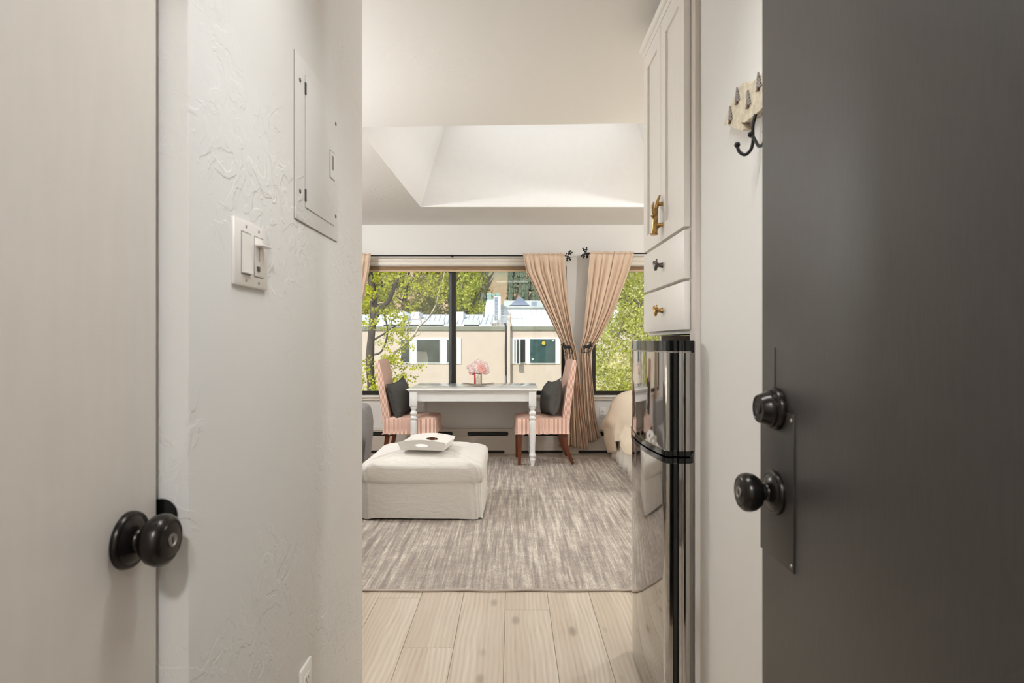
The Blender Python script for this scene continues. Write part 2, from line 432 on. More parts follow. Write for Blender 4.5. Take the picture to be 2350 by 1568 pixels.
struct(obj('wall_room_right', multi([(RX1, RX1+0.12, YR-0.13, YW+0.14, 0, ZC)]), 'wall'), 'side wall of the living room at the head of the bed', 'wall')
struct(obj('wall_closet', multi([(XL-0.9, XL-0.8, YE, YL-0.12, 0, ZC)]), 'wall'), 'back wall of the closet behind the white door', 'wall')
W1 = (-2.3, 0.59, 0.617, 2.02); W2 = (0.862, 2.5, 0.617, 2.02)
b = BM()
plate(b, [(RX0-0.12, 0), (RX1+0.12, 0), (RX1+0.12, ZC), (RX0-0.12, ZC)], [[(w[0], w[2]), (w[0], w[3]), (w[1], w[3]), (w[1], w[2])] for w in (W1, W2)],
      lambda u, v, d: (u, d, v), YW, YW+0.14)
struct(obj('wall_back', b, 'wall_smooth'), 'window wall with two wide openings over the baseboard heater', 'wall')
hole = [(-0.912, 3.46), (1.4, 3.37), (1.4, 5.51), (-0.856, 5.505)]
top = [(-0.56, 3.62), (1.1, 3.62), (1.1, 5.315), (-0.56, 5.315)]
b = BM()
plate(b, [(RX0-0.12, -0.05), (RX1+0.12, -0.05), (RX1+0.12, YW+0.14), (RX0-0.12, YW+0.14)], [hole[::-1]], lambda u, v, d: (u, v, d), ZC, ZC+0.12)
struct(obj('ceiling', b, 'ceiling'), 'troweled ceiling with a rectangular skylight opening', 'ceiling')
b = BM()
def ring(loop, z, out): 
    cx = sum(p[0] for p in loop)/4; cy = sum(p[1] for p in loop)/4
    return [b.verts.new((p[0]+out*(1 if p[0] > cx else -1), p[1]+out*(1 if p[1] > cy else -1), z)) for p in loop]
r0, r1, r2, r3 = ring(hole, ZC+0.001, 0), ring(top, 3.3, 0), ring(top, 3.3, 0.12), ring(hole, ZC+0.12, 0.12)
for A, B_ in ((r0, r1), (r1, r2), (r2, r3), (r3, r0)):
    for i in range(4): b.faces.new((A[i], A[(i+1) % 4], B_[(i+1) % 4], B_[i]))
struct(obj('wall_skylight', b, 'well'), 'sloping white drywall shaft rising to the skylight', 'skylight shaft')
sk = thing('window_3', 'frosted skylight closing the top of the ceiling shaft', 'skylight', (0.27, 4.47, 3.3), kind='structure')
bpart('pane', sk, 'frosted', -0.6, 1.14, 3.58, 5.355, 3.335, 3.345)
part('frame', sk, 'roof_white', None, plate, [(-0.66, 3.52), (1.2, 3.52), (1.2, 5.415), (-0.66, 5.415)], [[(-0.56, 3.62), (-0.56, 5.315), (1.1, 5.315), (1.1, 3.62)]], lambda u, v, d: (u, v, d), 3.3, 3.335)
# entrance wall and the corridor the camera stands in
struct(obj('wall_front', multi([(RX0-0.12, -0.47, -0.05, YE, 0, ZC), (0.49, RX1+0.12, -0.05, YE, 0, ZC), (-0.47, 0.49, -0.05, YE, 2.06, ZC)]), 'wall'), 'entrance wall around the open doorway', 'wall')
struct(obj('wall_corridor', multi([(-3.0, 3.0, -1.75, -1.6, 0, ZC), (-3.1, -3.0, -1.75, -0.05, 0, ZC), (3.0, 3.1, -1.75, -0.05, 0, ZC), (-3.1, 3.1, -1.75, -0.05, ZC, ZC+0.1)]), 'wall'), 'corridor walls outside the entrance door', 'wall')
struct(obj('floor_corridor', box(BM(), -3.1, 3.1, -1.75, -0.05, -0.12, 0.0), 'slab'), 'corridor floor outside the entrance door', 'floor')

# closet door in the left wall
d1 = thing('door_1', 'white closet door with an oil-rubbed bronze keyed knob', 'door', (DLX, 0.5, 0), kind='structure')
bpart('door_slab', d1, 'door_paint', DLX-0.035, DLX, 0.13, 0.878, 0.008, 2.045, bev=0.003)
bpart('jamb', d1, 'trim_paint', DLX-0.09, DLX-0.012, 0.8905, 0.876+0.03, 0, 2.06)
def knob(parent, x, y, z, sgn, rr, rk, L, prefix=''):
    ax = 'X' if sgn > 0 else '-X'
    o = part('door_knob', parent, 'bronze', 45, lathe, [(0.0, L-0.022), (rk*0.42, L-0.0215), (rk*0.74, L-0.018), (rk*0.93, L-0.010), (rk, L-0.001), (rk*0.985, L+0.005), (rk*0.92, L+0.010), (rk*0.80, L+0.0135), (rk*0.76, L+0.0140), (rk*0.735, L+0.0128), (rk*0.69, L+0.0128), (rk*0.665, L+0.0140), (rk*0.40, L+0.0150), (0, L+0.0150)], (x, y, z), ax, 40)
    part('keyhole', o, 'screw', 45, lathe, [(0.0, L+0.0148), (0.0088, L+0.0150), (0.0088, L+0.0168), (0.0076, L+0.0168), (0.0070, L+0.0158), (0.0, L+0.0158)], (x, y, z), ax, 24)['label'] = 'dull metal keyhole ring'
    part('key_slot', o, 'black', None, box, x+sgn*(L+0.0152), x+sgn*(L+0.0164), y-0.0011, y+0.0011, z-0.0048, z+0.0048)
    part('rose', parent, 'bronze', 45, lathe, [(rr, 0.0), (rr, 0.004), (rr*0.97, 0.0075), (rr*0.90, 0.009), (rr*0.84, 0.0085), (rr*0.80, 0.010), (rr*0.62, 0.0145), (rr*0.42, 0.0165), (rr*0.40, 0.020), (rr*0.36, 0.021), (rr*0.34, 0.0165), (0.0115, 0.024), (0.0115, L-0.02), (0, L-0.02)], (x, y, z), ax, 40)
knob(d1, DLX, 0.812, 0.926, 1, 0.039, 0.0355, 0.046)
lp = part('strike_plate', d1, 'gloss_black', 45, lathe, [(0.0245, 0.0), (0.0245, 0.0016), (0, 0.0016)], (DLX, 0.8895, 0.938), '-Y', 32)

# dark entrance door standing open against the right side
ex = 0.443
d2 = thing('door_2', 'dark gray entrance door standing open with bronze knob and deadbolt', 'door', (ex+0.02, 0.6, 0), kind='structure')
bpart('door_slab', d2, 'dark_door', ex, ex+0.045, 0.135, 1.043, 0.01, 2.045, bev=0.002)
pl = part('latch_guard', d2, 'latch_plate', 40, box, ex-0.0022, ex+0.001, 0.921, 1.045, 0.835, 1.085, bev=0.0012)
for z in (0.845, 1.075): part('screw', pl, 'screw', 45, lathe, [(0.0035, 0), (0.0032, 0.001), (0.0015, 0.0018), (0, 0.0018)], (ex-0.0022, 0.929, z), '-X', 12)
bpart('edge_groove', d2, 'black', ex-0.0006, ex+0.001, 0.9905, 0.9925, 1.12, 1.19)
knob(d2, ex-0.0015, 0.984, 0.948, -1, 0.037, 0.032, 0.047)
db = part('deadbolt', d2, 'bronze', 45, lathe, [(0.0355, 0), (0.0355, 0.005), (0.034, 0.009), (0.0315, 0.0105), (0.031, 0.015), (0.0285, 0.0165), (0.0275, 0.020), (0.0235, 0.030), (0.0225, 0.0315), (0.0205, 0.0315), (0.0200, 0.0305), (0.0, 0.0305)], (ex-0.0015, 0.981, 1.088), '-X', 40)
part('keyhole', db, 'latch_plate', 45, lathe, [(0.0085, 0.0300), (0.0085, 0.0325), (0.0070, 0.0325), (0.0065, 0.0315), (0, 0.0315)], (ex-0.0015, 0.981, 1.088), '-X', 24)
part('key_slot', db, 'black', None, box, ex-0.0335, ex-0.0325, 0.980, 0.982, 1.0835, 1.0925)

# face-frame stile beside the refrigerator
struct(obj('trim_1', box(BM(), 0.555, 0.62, YR-0.001, 1.836, 0, 2.36, bev=0.001, seg=1), 'trim_paint'), 'narrow white stile between the hall wall and the refrigerator', 'trim')

# ------------------------------------------------------------------ windows, trim, sills
def window(name, w, label, mull=None):
    t = thing(name, label, 'window', ((w[0]+w[1])/2, YW+0.08, w[2]), kind='structure')
    fw = 0.05; y0, y1 = YW+0.055, YW+0.11
    part('frame', t, 'bronze_frame', None, plate, [(w[0], w[2]), (w[1], w[2]), (w[1], w[3]), (w[0], w[3])],
         [[(w[0]+fw, w[2]+0.042), (w[0]+fw, w[3]-fw), (w[1]-fw, w[3]-fw), (w[1]-fw, w[2]+0.042)]], lambda u, v, d: (u, d, v), y0, y1)
    xs = [w[0]+fw]+([mull[0], mull[1]] if mull else [])+[w[1]-fw]
    if mull:
        bpart('mullion', t, 'bronze_frame', mull[0]+0.035, mull[1], y0-0.012, y1, w[2]+0.042, w[3]-fw)
        bpart('sash_stile', t, 'sash_reflection', mull[0], mull[0]+0.038, y0+0.02, y1, w[2]+0.042, w[3]-fw)
    for i in range(0, len(xs), 2):
        bpart('pane', t, 'pane_glass', xs[i], xs[i+1], y0+0.028+0.012*(i == 0), y0+0.032+0.012*(i == 0), w[2]+0.042, w[3]-fw)
    return t
window('window_1', W1, 'wide sliding window with dark bronze frame behind the white table', (-0.692, -0.612))
window('window_2', W2, 'window with dark bronze frame looking into green foliage', (1.75, 1.83))
for i, (w, ds) in enumerate(((W1, 'sliding window over the table'), (W2, 'window by the bed'))):
    x0, x1 = (w[0]-0.06, w[1]-0.04) if i == 0 else (w[0]+0.08, w[1]+0.06)
    t = thing('trim_%d' % (i+2), 'cream two-board header casing above the '+ds, 'trim', ((x0+x1)/2, YW, 2.03), kind='structure')
    bpart('board', t, 'cream_trim', x0, x1, YW-0.014, YW, 2.026, 2.068, bev=0.002)
    bpart('board', t, 'cream_trim', x0, x1, YW-0.022, YW, 2.070, 2.112, bev=0.003)
    t = thing('trim_%d' % (i+4), 'white sill ledge under the '+ds, 'window sill', ((w[0]+w[1])/2, YW, 0.6), kind='structure')
    bpart('ledge', t, 'white_paint', w[0]-0.04, w[1]+0.03, YW-0.036, YW+0.055, 0.598, 0.618, bev=0.004)
    bpart('apron', t, 'cream_trim', w[0]-0.03, w[1]+0.02, YW-0.016, YW, 0.565, 0.598, bev=0.003)
    t = thing('window_shade', 'rolled brown woven shade at the head of the '+ds, 'window shade', ((w[0]+w[1])/2, YW+0.03, 1.95))
    for z0, z1, m in ((2.004, 2.018, 'shade'), (1.988, 2.003, 'shade'), (1.975, 1.987, 'shade')):
        bpart('shade_fold', t, m, w[0]+0.004, w[1]-0.004, YW+0.012, YW+0.048, z0, z1, bev=0.004)
    bpart('bottom_rail', t, 'shade_rail', w[0]+0.004, w[1]-0.004, YW+0.010, YW+0.04, 1.953, 1.974, bev=0.004)

# ------------------------------------------------------------------ baseboard heater
ht = thing('baseboard_heater', 'long cream baseboard heater with slotted cover under the windows', 'heater', (0, YW-0.04, 0))
YH = YW-0.078
bpart('core', ht, 'heater_dark', RX0+0.01, RX1-0.01, YH+0.02, YW-0.001, 0.004, 0.235)
bpart('top_cover', ht, 'heater', RX0+0.01, RX1-0.01, YH-0.006, YW-0.001, 0.247, 0.268, bev=0.006)
def slots(px0, period, length, z0, z1):
    out = []; r = (z1-z0)/2*0.98
    for i in range(-9, 9):
        a = XX(px0+i*period, YH); c = a+length*YH/F
        if a < RX0+0.05 or c > RX1-0.05: continue
        loop = []
        for k in range(9): t = math.pi/2+math.pi*k/8; loop.append((a+r+r*math.cos(t), (z0+z1)/2+r*math.sin(t)))
        for k in range(9): t = -math.pi/2+math.pi*k/8; loop.append((c-r+r*math.cos(t), (z0+z1)/2+r*math.sin(t)))
        out.append(loop[::-1])
    return out
part('front_cover', ht, 'heater', None, plate, [(RX0+0.01, 0.115), (RX1-0.01, 0.115), (RX1-0.01, 0.247), (RX0+0.01, 0.247)], slots(1072, 128, 95, 0.192, 0.238), lambda u, v, d: (u, d, v), YH, YH+0.012)
part('lower_cover', ht, 'heater', None, plate, [(RX0+0.01, 0.002), (RX1-0.01, 0.002), (RX1-0.01, 0.178), (RX0+0.01, 0.178)], slots(1059, 134, 99, 0.005, 0.038), lambda u, v, d: (u, d, v), YH-0.005, YH+0.004)
bpart('fin_tube', ht, 'black', RX0+0.02, RX1-0.02, YH+0.012, YH+0.03, 0.196, 0.214, bev=0.008)

# ------------------------------------------------------------------ wall plates in the hall
t = thing('light_switch', 'white double switch plate with rocker and slider dimmer beside the closet', 'light switch', (XL, 1.096, 1.36))
y0, y1, z0, z1 = 1.026, 1.166, 1.300, 1.420
bpart('cover_plate', t, 'plate_white', XL-0.002, XL+0.0065, y0, y1, z0, z1, bev=0.0055)
def pyr(b, pts): 
    v = [b.verts.new(p) for p in pts]
    for q in ((0, 1, 2, 3), (4, 7, 6, 5), (0, 4, 5, 1), (1, 5, 6, 2), (2, 6, 7, 3), (3, 7, 4, 0)): b.faces.new([v[i] for i in q])
    return b
fx = XL+0.0065
bpart('rocker_frame', t, 'hole_dark', fx-0.001, fx+0.0002, 1.050, 1.0885, 1.3215, 1.3985)
part('rocker', t, 'plate_white', None, pyr, [(fx-0.001, 1.0515, 1.323), (fx-0.001, 1.087, 1.323), (fx-0.001, 1.087, 1.397), (fx-0.001, 1.0515, 1.397), (fx+0.006, 1.0525, 1.324), (fx+0.006, 1.086, 1.324), (fx+0.0005, 1.087, 1.397), (fx+0.0005, 1.0515, 1.397)])
bpart('dimmer_frame', t, 'hole_dark', fx-0.001, fx+0.0002, 1.1035, 1.1435, 1.3215, 1.3985)
dm = bpart('dimmer_face', t, 'plate_white', fx-0.001, fx+0.0012, 1.105, 1.142, 1.323, 1.397, bev=0.0006)
bpart('slot', dm, 'hole_dark', fx+0.0010, fx+0.0015, 1.1225, 1.1245, 1.352, 1.378)
bpart('small_switch', dm, 'hole_dark', fx+0.0010, fx+0.0030, 1.112, 1.123, 1.333, 1.342)
bpart('slider', t, 'plate_white', fx+0.001, fx+0.016, 1.105, 1.146, 1.3795, 1.3835, bev=0.0012)
for yy in (1.0695, 1.1235):
    for zz in (1.311, 1.409): part('screw', t, 'screw', 45, lathe, [(0.003, 0), (0.0028, 0.0006), (0, 0.0008)], (fx, yy, zz), 'X', 12)

t = thing('breaker_panel', 'white painted breaker panel cover set flush in the textured hall wall', 'breaker panel', (XL, 1.48, 1.67))
y0, y1, z0, z1 = 1.323, 1.641, 1.478, 1.857
bpart('shadow_gap', t, 'seam', XL-0.001, XL+0.0008, y0-0.002, y1+0.0005, z0-0.0025, z1+0.0005)
bpart('cover', t, 'wall', XL-0.001, XL+0.0035, y0, y1, z0, z1, bev=0.001)
dr = bpart('panel_door', t, 'wall', XL+0.002, XL+0.0055, 1.384, 1.606, 1.516, 1.825, bev=0.001)
bpart('door_gap', t, 'seam', XL+0.002, XL+0.0038, 1.3825, 1.6075, 1.5145, 1.8265)
lt = bpart('latch', dr, 'seam', XL+0.005, XL+0.0062, 1.563, 1.606, 1.636, 1.712)
bpart('latch_tab', dr, 'wall', XL+0.0055, XL+0.0072, 1.566, 1.604, 1.639, 1.709)
bpart('latch_slide', dr, 'seam', XL+0.0068, XL+0.0078, 1.578, 1.592, 1.662, 1.700)
for z in (1.544, 1.795): bpart('hinge', t, 'hole_dark', XL+0.0035, XL+0.006, 1.380, 1.387, z-0.014, z+0.014)
for yy in (1.350, 1.623):
    for zz in (1.545, 1.80): part('screw', t, 'hole_dark', 45, lathe, [(0.0055, 0), (0.005, 0.001), (0, 0.0014)], (XL+0.0035, yy, zz), 'X', 12)

def outlet(label, org, facing):
    t = thing('wall_outlet', label, 'outlet', org)
    fn = (lambda u, v, d: (org[0]+d, org[1]+u, org[2]+v)) if facing == 'X' else (lambda u, v, d: (org[0]+u, org[1]-d, org[2]+v))
    def bx(name, par, mat, u0, u1, v0, v1, d0, d1, bev=0):
        a, c = fn(u0, v0, d0), fn(u1, v1, d1); return bpart(name, par, mat, a[0], c[0], a[1], c[1], a[2], c[2], bev=bev)
    bx('cover_plate', t, 'plate_white', -0.036, 0.036, -0.058, 0.058, -0.001, 0.006, 0.004)
    for v in (0.02, -0.02):
        s = bx('socket', t, 'plate_white', -0.017, 0.017, v-0.014, v+0.014, 0.004, 0.0072, 0.003)
        for u, h in ((-0.0065, 0.0045), (0.0065, 0.0035)): bx('slot', s, 'outlet_slot', u-0.0014, u+0.0014, v+0.003-h, v+0.003+h, 0.007, 0.0076)
        bx('slot', s, 'outlet_slot', -0.0026, 0.0026, v-0.0105, v-0.0055, 0.007, 0.0076)
    bx('screw', t, 'screw', -0.002, 0.002, -0.002, 0.002, 0.005, 0.0066)
outlet('white duplex outlet low on the textured hall wall', (XL, 1.388, 0.382), 'X')
outlet('white duplex outlet on the window wall between curtain and bed', (0.981, YW, 0.428), 'Y')
# ------------------------------------------------------------------ upper cabinet over the refrigerator
cb = thing('upper_cabinet', 'tall white cabinet with shaker doors and two drawers over the refrigerator', 'cabinet', (0.85, 2.1, 1.225))
FX, F0, F1 = 0.555, 1.828, 2.384
bpart('body', cb, 'white_paint', FX+0.02, 1.19, 1.84, 2.39, 1.2245, 2.36)
b = BM(); zs = [1.225, 1.245, 1.380, 1.404, 1.540, 1.570, 2.33, 2.36]
plate(b, [(1.8365, 1.2245), (2.39, 1.2245), (2.39, 2.36), (1.8365, 2.36)], [[(1.87, a), (1.87, c), (2.35, c), (2.35, a)] for a, c in ((1.245, 1.380), (1.404, 1.540), (1.570, 2.33))], lambda u, v, d: (d, u, v), FX, FX+0.02)
obj('face_frame', b, 'white_paint', cb)
def shaker(y0, y1, z0, z1, py0, py1, pz0, pz1):
    d = part('door', cb, 'white_paint', None, plate, [(y0, z0), (y1, z0), (y1, z1), (y0, z1)], [[(py0, pz0), (py0, pz1), (py1, pz1), (py1, pz0)]], lambda u, v, d_: (d_, u, v), FX-0.021, FX-0.001)
    bpart('panel', d, 'white_paint', FX-0.013, FX-0.004, py0-0.002, py1+0.002, pz0-0.002, pz1+0.002)
    return d
shaker(2.1135, F1, 1.559, 2.342, 2.169, 2.322, 1.618, 2.279)
nd = shaker(F0, 2.1105, 1.559, 2.342, 1.889, 2.052, 1.618, 2.279)
b = BM()
beam = [P(1501, 538, 2.10), P(1503, 522, 2.095), P(1504, 503, 2.09), P(1505, 484, 2.09), P(1508, 466, 2.092), P(1514, 448, 2.095)]
tube(b, smooth_path(beam), [0.0105*(1-0.8*(i/30)**1.5)+0.0012 for i in range(31)], 10)
lathe(b, [(0.0, -0.003), (0.013, -0.002), (0.014, 0.002), (0.010, 0.006), (0, 0.006)], P(1501, 538, 2.10), 'Z', 14)
tube(b, smooth_path([P(1504, 500, 2.09), P(1499, 484, 2.075), P(1498, 473, 2.07), P(1501, 463, 2.07)]), [0.006]*8+[0.005]*6+[0.003]*3+[0.002, 0.001], 8)
tube(b, smooth_path([P(1500, 500, 2.085), P(1496, 497, 2.08), P(1494, 494, 2.08)]), [0.004]*8+[0.002]*4+[0.001], 8)
tube(b, smooth_path([P(1506, 480, 2.095), P(1509, 476, 2.11), P(1512, 472, 2.12)]), [0.004]*8+[0.002]*4+[0.001], 8)
tube(b, smooth_path([P(1505, 522, 2.095), P(1511, 520, 2.10), P(1516, 514, 2.11)]), [0.006]*8+[0.003]*4+[0.001], 8)
for z, a in ((1.688, P(1507, 469, 2.092)), (1.614, P(1504, 516, 2.092))): tube(b, [a, (FX-0.024, 2.085, z), (FX-0.021, 2.085, z)], [0.006, 0.007, 0.009], 10)
obj('antler_handle', b, 'antique_gold', nd, smooth=50)['label'] = 'antique gold antler shaped pull'
def drawer(z0, z1, kz, mat):
    d = bpart('drawer', cb, 'white_paint', FX-0.021, FX-0.001, F0, F1, z0, z1, bev=0.002)
    b = BM(); c = Vector((FX-0.021, 2.087, kz))
    lathe(b, [(0.010, 0), (0.008, 0.006), (0.007, 0.014), (0.011, 0.019), (0.010, 0.024), (0.004, 0.027), (0, 0.027)], c, '-X', 14)
    for s in (-1, 1):
        q = c+Vector((-0.021, 0, 0))
        tube(b, smooth_path([q, q+Vector((-0.003, s*0.012, 0.002)), q+Vector((-0.006, s*0.019, 0.010)), q+Vector((-0.004, s*0.017, 0.018))], 4), [0.006]*5+[0.005]*4+[0.003]*4, 7)
        tube(b, [q+Vector((-0.003, s*0.012, 0.002)), q+Vector((-0.005, s*0.022, 0.002))], [0.005, 0.002], 7)
    tube(b, [q, q+Vector((-0.004, 0, -0.010)), q+Vector((-0.004, 0, -0.020))], [0.008, 0.007, 0.004], 8)
    obj('moose_knob', b, mat, d, smooth=50)
drawer(1.397, 1.548, 1.471, 'pewter'); drawer(1.237, 1.387, 1.310, 'antique_gold')
b = BM(); box(b, FX-0.024, 1.19, 1.786, 2.398, 2.344, 2.372, bev=0.006); box(b, FX-0.036, 1.19, 1.786, 2.41, 2.368, 2.40, bev=0.012, seg=3)
obj('crown', b, 'white_paint', cb, smooth=40)
struct(obj('trim_6', box(BM(), 0.60, 1.19, 2.365, 2.39, 0.0, 1.222), 'white_paint'), 'white end panel on the far side of the refrigerator', 'trim')

# ------------------------------------------------------------------ refrigerator
fr = thing('refrigerator', 'compact two-door stainless refrigerator with black trim under the cabinet', 'refrigerator', (0.85, 2.05, 0))
bpart('body', fr, 'gloss_black', 0.562, 1.15, 1.86, 2.30, 0.03, 1.185, bev=0.01)
for y in (1.90, 2.26): part('foot', fr, 'black', 40, lathe, [(0.02, 0.0), (0.02, 0.02), (0.012, 0.032), (0, 0.032)], (0.62, y, 0.0), 'Z', 14)
YA, YB = 1.779, 2.309
def prof(off=0.0, back=0.552):
    p = []; ym = (YA+YB)/2; hw = (YB-YA)/2
    for i in range(25):
        y = YB-0.008-(YB-YA-0.022)*i/24
        p.append((0.470-0.026*(1-((y-ym)/hw)**2)-off, y))
    p += [(0.4725-off, YA+0.006), (0.477, YA+0.001), (0.487, YA), (0.4905, YA+0.006), (0.5015, YA+0.008), (0.5055, YA+0.001), (0.513, YA-0.001), (0.516, YA+0.0015), (0.519, YA), (0.538, YA+0.001), (0.540, YA+0.006), (back, YA+0.008), (back, YB), (0.48, YB)]
    return p
def fdoor(name, z0, z1, mat, off=0.0): return part(name, fr, mat, 30, plate, prof(off), [], lambda u, v, d: (u, v, d), z0, z1)
fz = fdoor('freezer_door', 0.868, 1.166, 'steel'); ld = fdoor('fridge_door', 0.047, 0.830, 'steel')
def fsub(name, par, z0, z1, mat, off): return part(name, par, mat, 30, plate, prof(off, 0.545), [], lambda u, v, d: (u, v, d), z0, z1)
fsub('grip', fz, 0.852, 0.868, 'gloss_black', 0.003); fsub('grip', ld, 0.830, 0.846, 'gloss_black', 0.003)
cap = fdoor('top_cap', 1.1705, 1.203, 'gloss_black', 0.001); fsub('chrome_line', cap, 1.166, 1.1705, 'screw', 0.0015)
for dd, z0, z1 in ((fz, 0.869, 1.165), (ld, 0.048, 0.829)): bpart('grip_recess', dd, 'gloss_black', 0.4905, 0.5015, YA+0.0045, YA+0.01, z0, z1)

# ------------------------------------------------------------------ hook board on the right wall
hx = 0.552
def HB(px, py, x=hx): Y = x*F/(px-CX); return (Y, H-(py-CY)*Y/F)
hk = thing('hook_board', 'birch bark plaque with little pine trees and a black iron double hook', 'coat hook', (XR, 1.33, 1.75))
out = [HB(*p) for p in ((1662, 287), (1668, 262), (1678, 240), (1686, 222), (1694, 203), (1702, 192), (1712, 187), (1720, 195), (1730, 186), (1740, 176), (1752, 168), (1780, 138), (1784, 200), (1752, 243), (1745, 252), (1735, 261), (1722, 271), (1710, 281), (1701, 281), (1707, 296), (1703, 300), (1690, 297), (1676, 290))]
part('plaque', hk, 'birch', None, plate, out, [], lambda u, v, d: (d, u, v), hx, XR-0.0005)
for px, y0, y1 in ((1677, 246, 284), (1693, 203, 240), (1718, 209, 249), (1742, 168, 209)):
    yc, zb = HB(px, y1); _, zt = HB(px, y0); hh = zt-zb
    b = BM()
    for k in range(4):
        zl = zb+hh*(0.16+0.19*k); w = 0.0175*(1-0.2*k)
        plate(b, [(yc-w, zl), (yc+w*0.9, zl-0.002), (yc+w*0.2, zl+hh*0.30), (yc, zl+hh*0.34), (yc-w*0.2, zl+hh*0.30)], [], lambda u, v, d: (d, u, v), hx-0.0022-0.0004*k, hx)
    tr_ = obj('pine_cutout', b, 'pine_cut', hk)
    bpart('trunk', tr_, 'pine_trunk', hx-0.0036, hx, yc-0.0032, yc+0.0032, zb, zb+hh*0.20)
hy = 1.338; sx = 0.548
b = BM()
tube(b, smooth_path([(sx+0.006, hy, 1.716), (sx, hy, 1.69), (sx, hy, 1.655), (sx-0.004, hy+0.003, 1.637), (sx-0.014, hy+0.009, 1.628), (sx-0.024, hy+0.016, 1.636), (sx-0.028, hy+0.020, 1.650)]), 0.0038, 10)
lathe(b, [(0, -0.007), (0.005, -0.005), (0.007, 0), (0.005, 0.005), (0, 0.007)], (sx-0.028, hy+0.020, 1.654), 'Z', 14)
lathe(b, [(0, -0.007), (0.005, -0.005), (0.0068, 0), (0.005, 0.005), (0, 0.007)], (sx-0.005, hy, 1.671), '-X', 14)
tube(b, smooth_path([(sx-0.002, hy, 1.671), (sx-0.006, hy-0.030, 1.645), (sx-0.012, hy-0.060, 1.625), (sx-0.016, hy-0.092, 1.619), (sx-0.020, hy-0.112, 1.634)]), 0.0036, 10)
lathe(b, [(0, -0.007), (0.005, -0.005), (0.007, 0), (0.005, 0.005), (0, 0.007)], (sx-0.020, hy-0.113, 1.638), 'Z', 14)
box(b, 0.5565, XR, hy-0.009, hy+0.009, 1.722, 1.745, bev=0.002)
obj('iron_hook', b, 'black_iron', hk, smooth=50)['label'] = 'black iron double coat hook'

# ------------------------------------------------------------------ rug
rg = thing('area_rug', 'distressed greige and cream streaked area rug under the table and ottoman', 'rug', (0.05, 4.42, 0))
RA = (-1.12, 1.3, 2.822, 6.022)
part('pile', rg, 'rug', None, box, RA[0], RA[1], RA[2], RA[3], 0.001, 0.010)
b = BM(); r_ = random.Random(2)
lp_ = [(RA[0]+(RA[1]-RA[0])*i/24, RA[2]+0.003*math.sin(i*1.7), 0.0065+0.0018*math.sin(i*2.3)) for i in range(25)]
tube(b, smooth_path(lp_, 3), 0.0062, 8)
for x in (RA[0], RA[1]): tube(b, [(x, RA[2], 0.006), (x, RA[3], 0.006)], 0.006, 8)
tube(b, [(RA[0], RA[3], 0.006), (RA[1], RA[3], 0.006)], 0.005, 8)
obj('binding', b, 'rug_bind', rg, smooth=50)
RZ = 0.0105

# ------------------------------------------------------------------ ottoman and tray
ot = thing('ottoman', 'square slipcovered white linen ottoman with thick cushion top', 'ottoman', (-0.6, 4.28, RZ))
OX0, OX1, OY0, OY1 = -1.005, -0.198, 3.912, 4.645
def skirt(b):
    r = 0.035; n = 140; zs = [0.018, 0.05, 0.12, 0.19, 0.262]; rings = []
    w, d = (OX1-OX0)/2, (OY1-OY0)/2; cx, cy = (OX0+OX1)/2, (OY0+OY1)/2
    for k, z in enumerate(zs):
        ring_ = []
        for i in range(n):
            t = 2*math.pi*i/n; c, s = math.cos(t), math.sin(t); e = 0.13
            x = w*math.copysign(abs(c)**e, c); y = d*math.copysign(abs(s)**e, s)
            fl_ = (0.006*(1-z/0.262))*(1+0.8*math.sin(9*t)+0.6*math.sin(17*t+1))
            wob = 0.003*math.sin(23*t+k)
            L = math.hypot(x, y); ring_.append(b.verts.new((cx+x+(fl_+wob)*x/L, cy+y+(fl_+wob)*y/L, z+(0.008*max(0, math.sin(7*t+0.8)) if k == 0 else 0))))
        rings.append(ring_)
    for A, B_ in zip(rings, rings[1:]):
        for i in range(n): b.faces.new((A[i], A[(i+1) % n], B_[(i+1) % n], B_[i]))
    b.faces.new(rings[-1]); b.faces.new(rings[0][::-1]); return b
part('skirt', ot, 'linen', 50, skirt)
def cushion(b):
    w, d = (OX1-OX0)/2+0.012, (OY1-OY0)/2+0.012; cx, cy = (OX0+OX1)/2, (OY0+OY1)/2; n = 112
    prof_ = [(0.94, 0.250), (0.980, 0.260), (0.997, 0.285), (1.0, 0.32), (0.996, 0.352), (0.984, 0.372), (0.968, 0.380), (0.95, 0.388), (0.90, 0.399), (0.8, 0.413), (0.65, 0.428), (0.45, 0.440), (0.25, 0.447), (0.1, 0.449)]
    rings = []
    for k, (s_, z) in enumerate(prof_):
        e = 0.11 if s_ > 0.7 else 0.11+0.89*(0.7-s_)/0.7
        ring_ = []
        for i in range(n):
            t = 2*math.pi*i/n; c, s = math.cos(t), math.sin(t)
            x = w*s_*math.copysign(abs(c)**e, c); y = d*s_*math.copysign(abs(s)**e, s)
            corner = (abs(c*s)*2)**3
            zz = z+(0.0035*math.sin(13*t)+0.002*math.sin(29*t+k))*(1 if 1 < k < 12 else 0.3)-0.012*corner*(1 if z > 0.33 else -0.4)
            L = max(1e-4, math.hypot(x, y)); g = 0.004*math.sin(19*t+1.3*k)*(1 if k < 9 else 0)
            ring_.append(b.verts.new((cx+x+g*x/L, cy+y+g*y/L, zz)))
        rings.append(ring_)
    for A, B_ in zip(rings, rings[1:]):
        for i in range(n): b.faces.new((A[i], A[(i+1) % n], B_[(i+1) % n], B_[i]))
    b.faces.new(rings[-1]); b.faces.new(rings[0][::-1]); return b
cu = part('cushion', ot, 'linen', 60, cushion)
w, d, cx, cy = (OX1-OX0)/2+0.006, (OY1-OY0)/2+0.006, (OX0+OX1)/2, (OY0+OY1)/2
b = BM(); pts = []
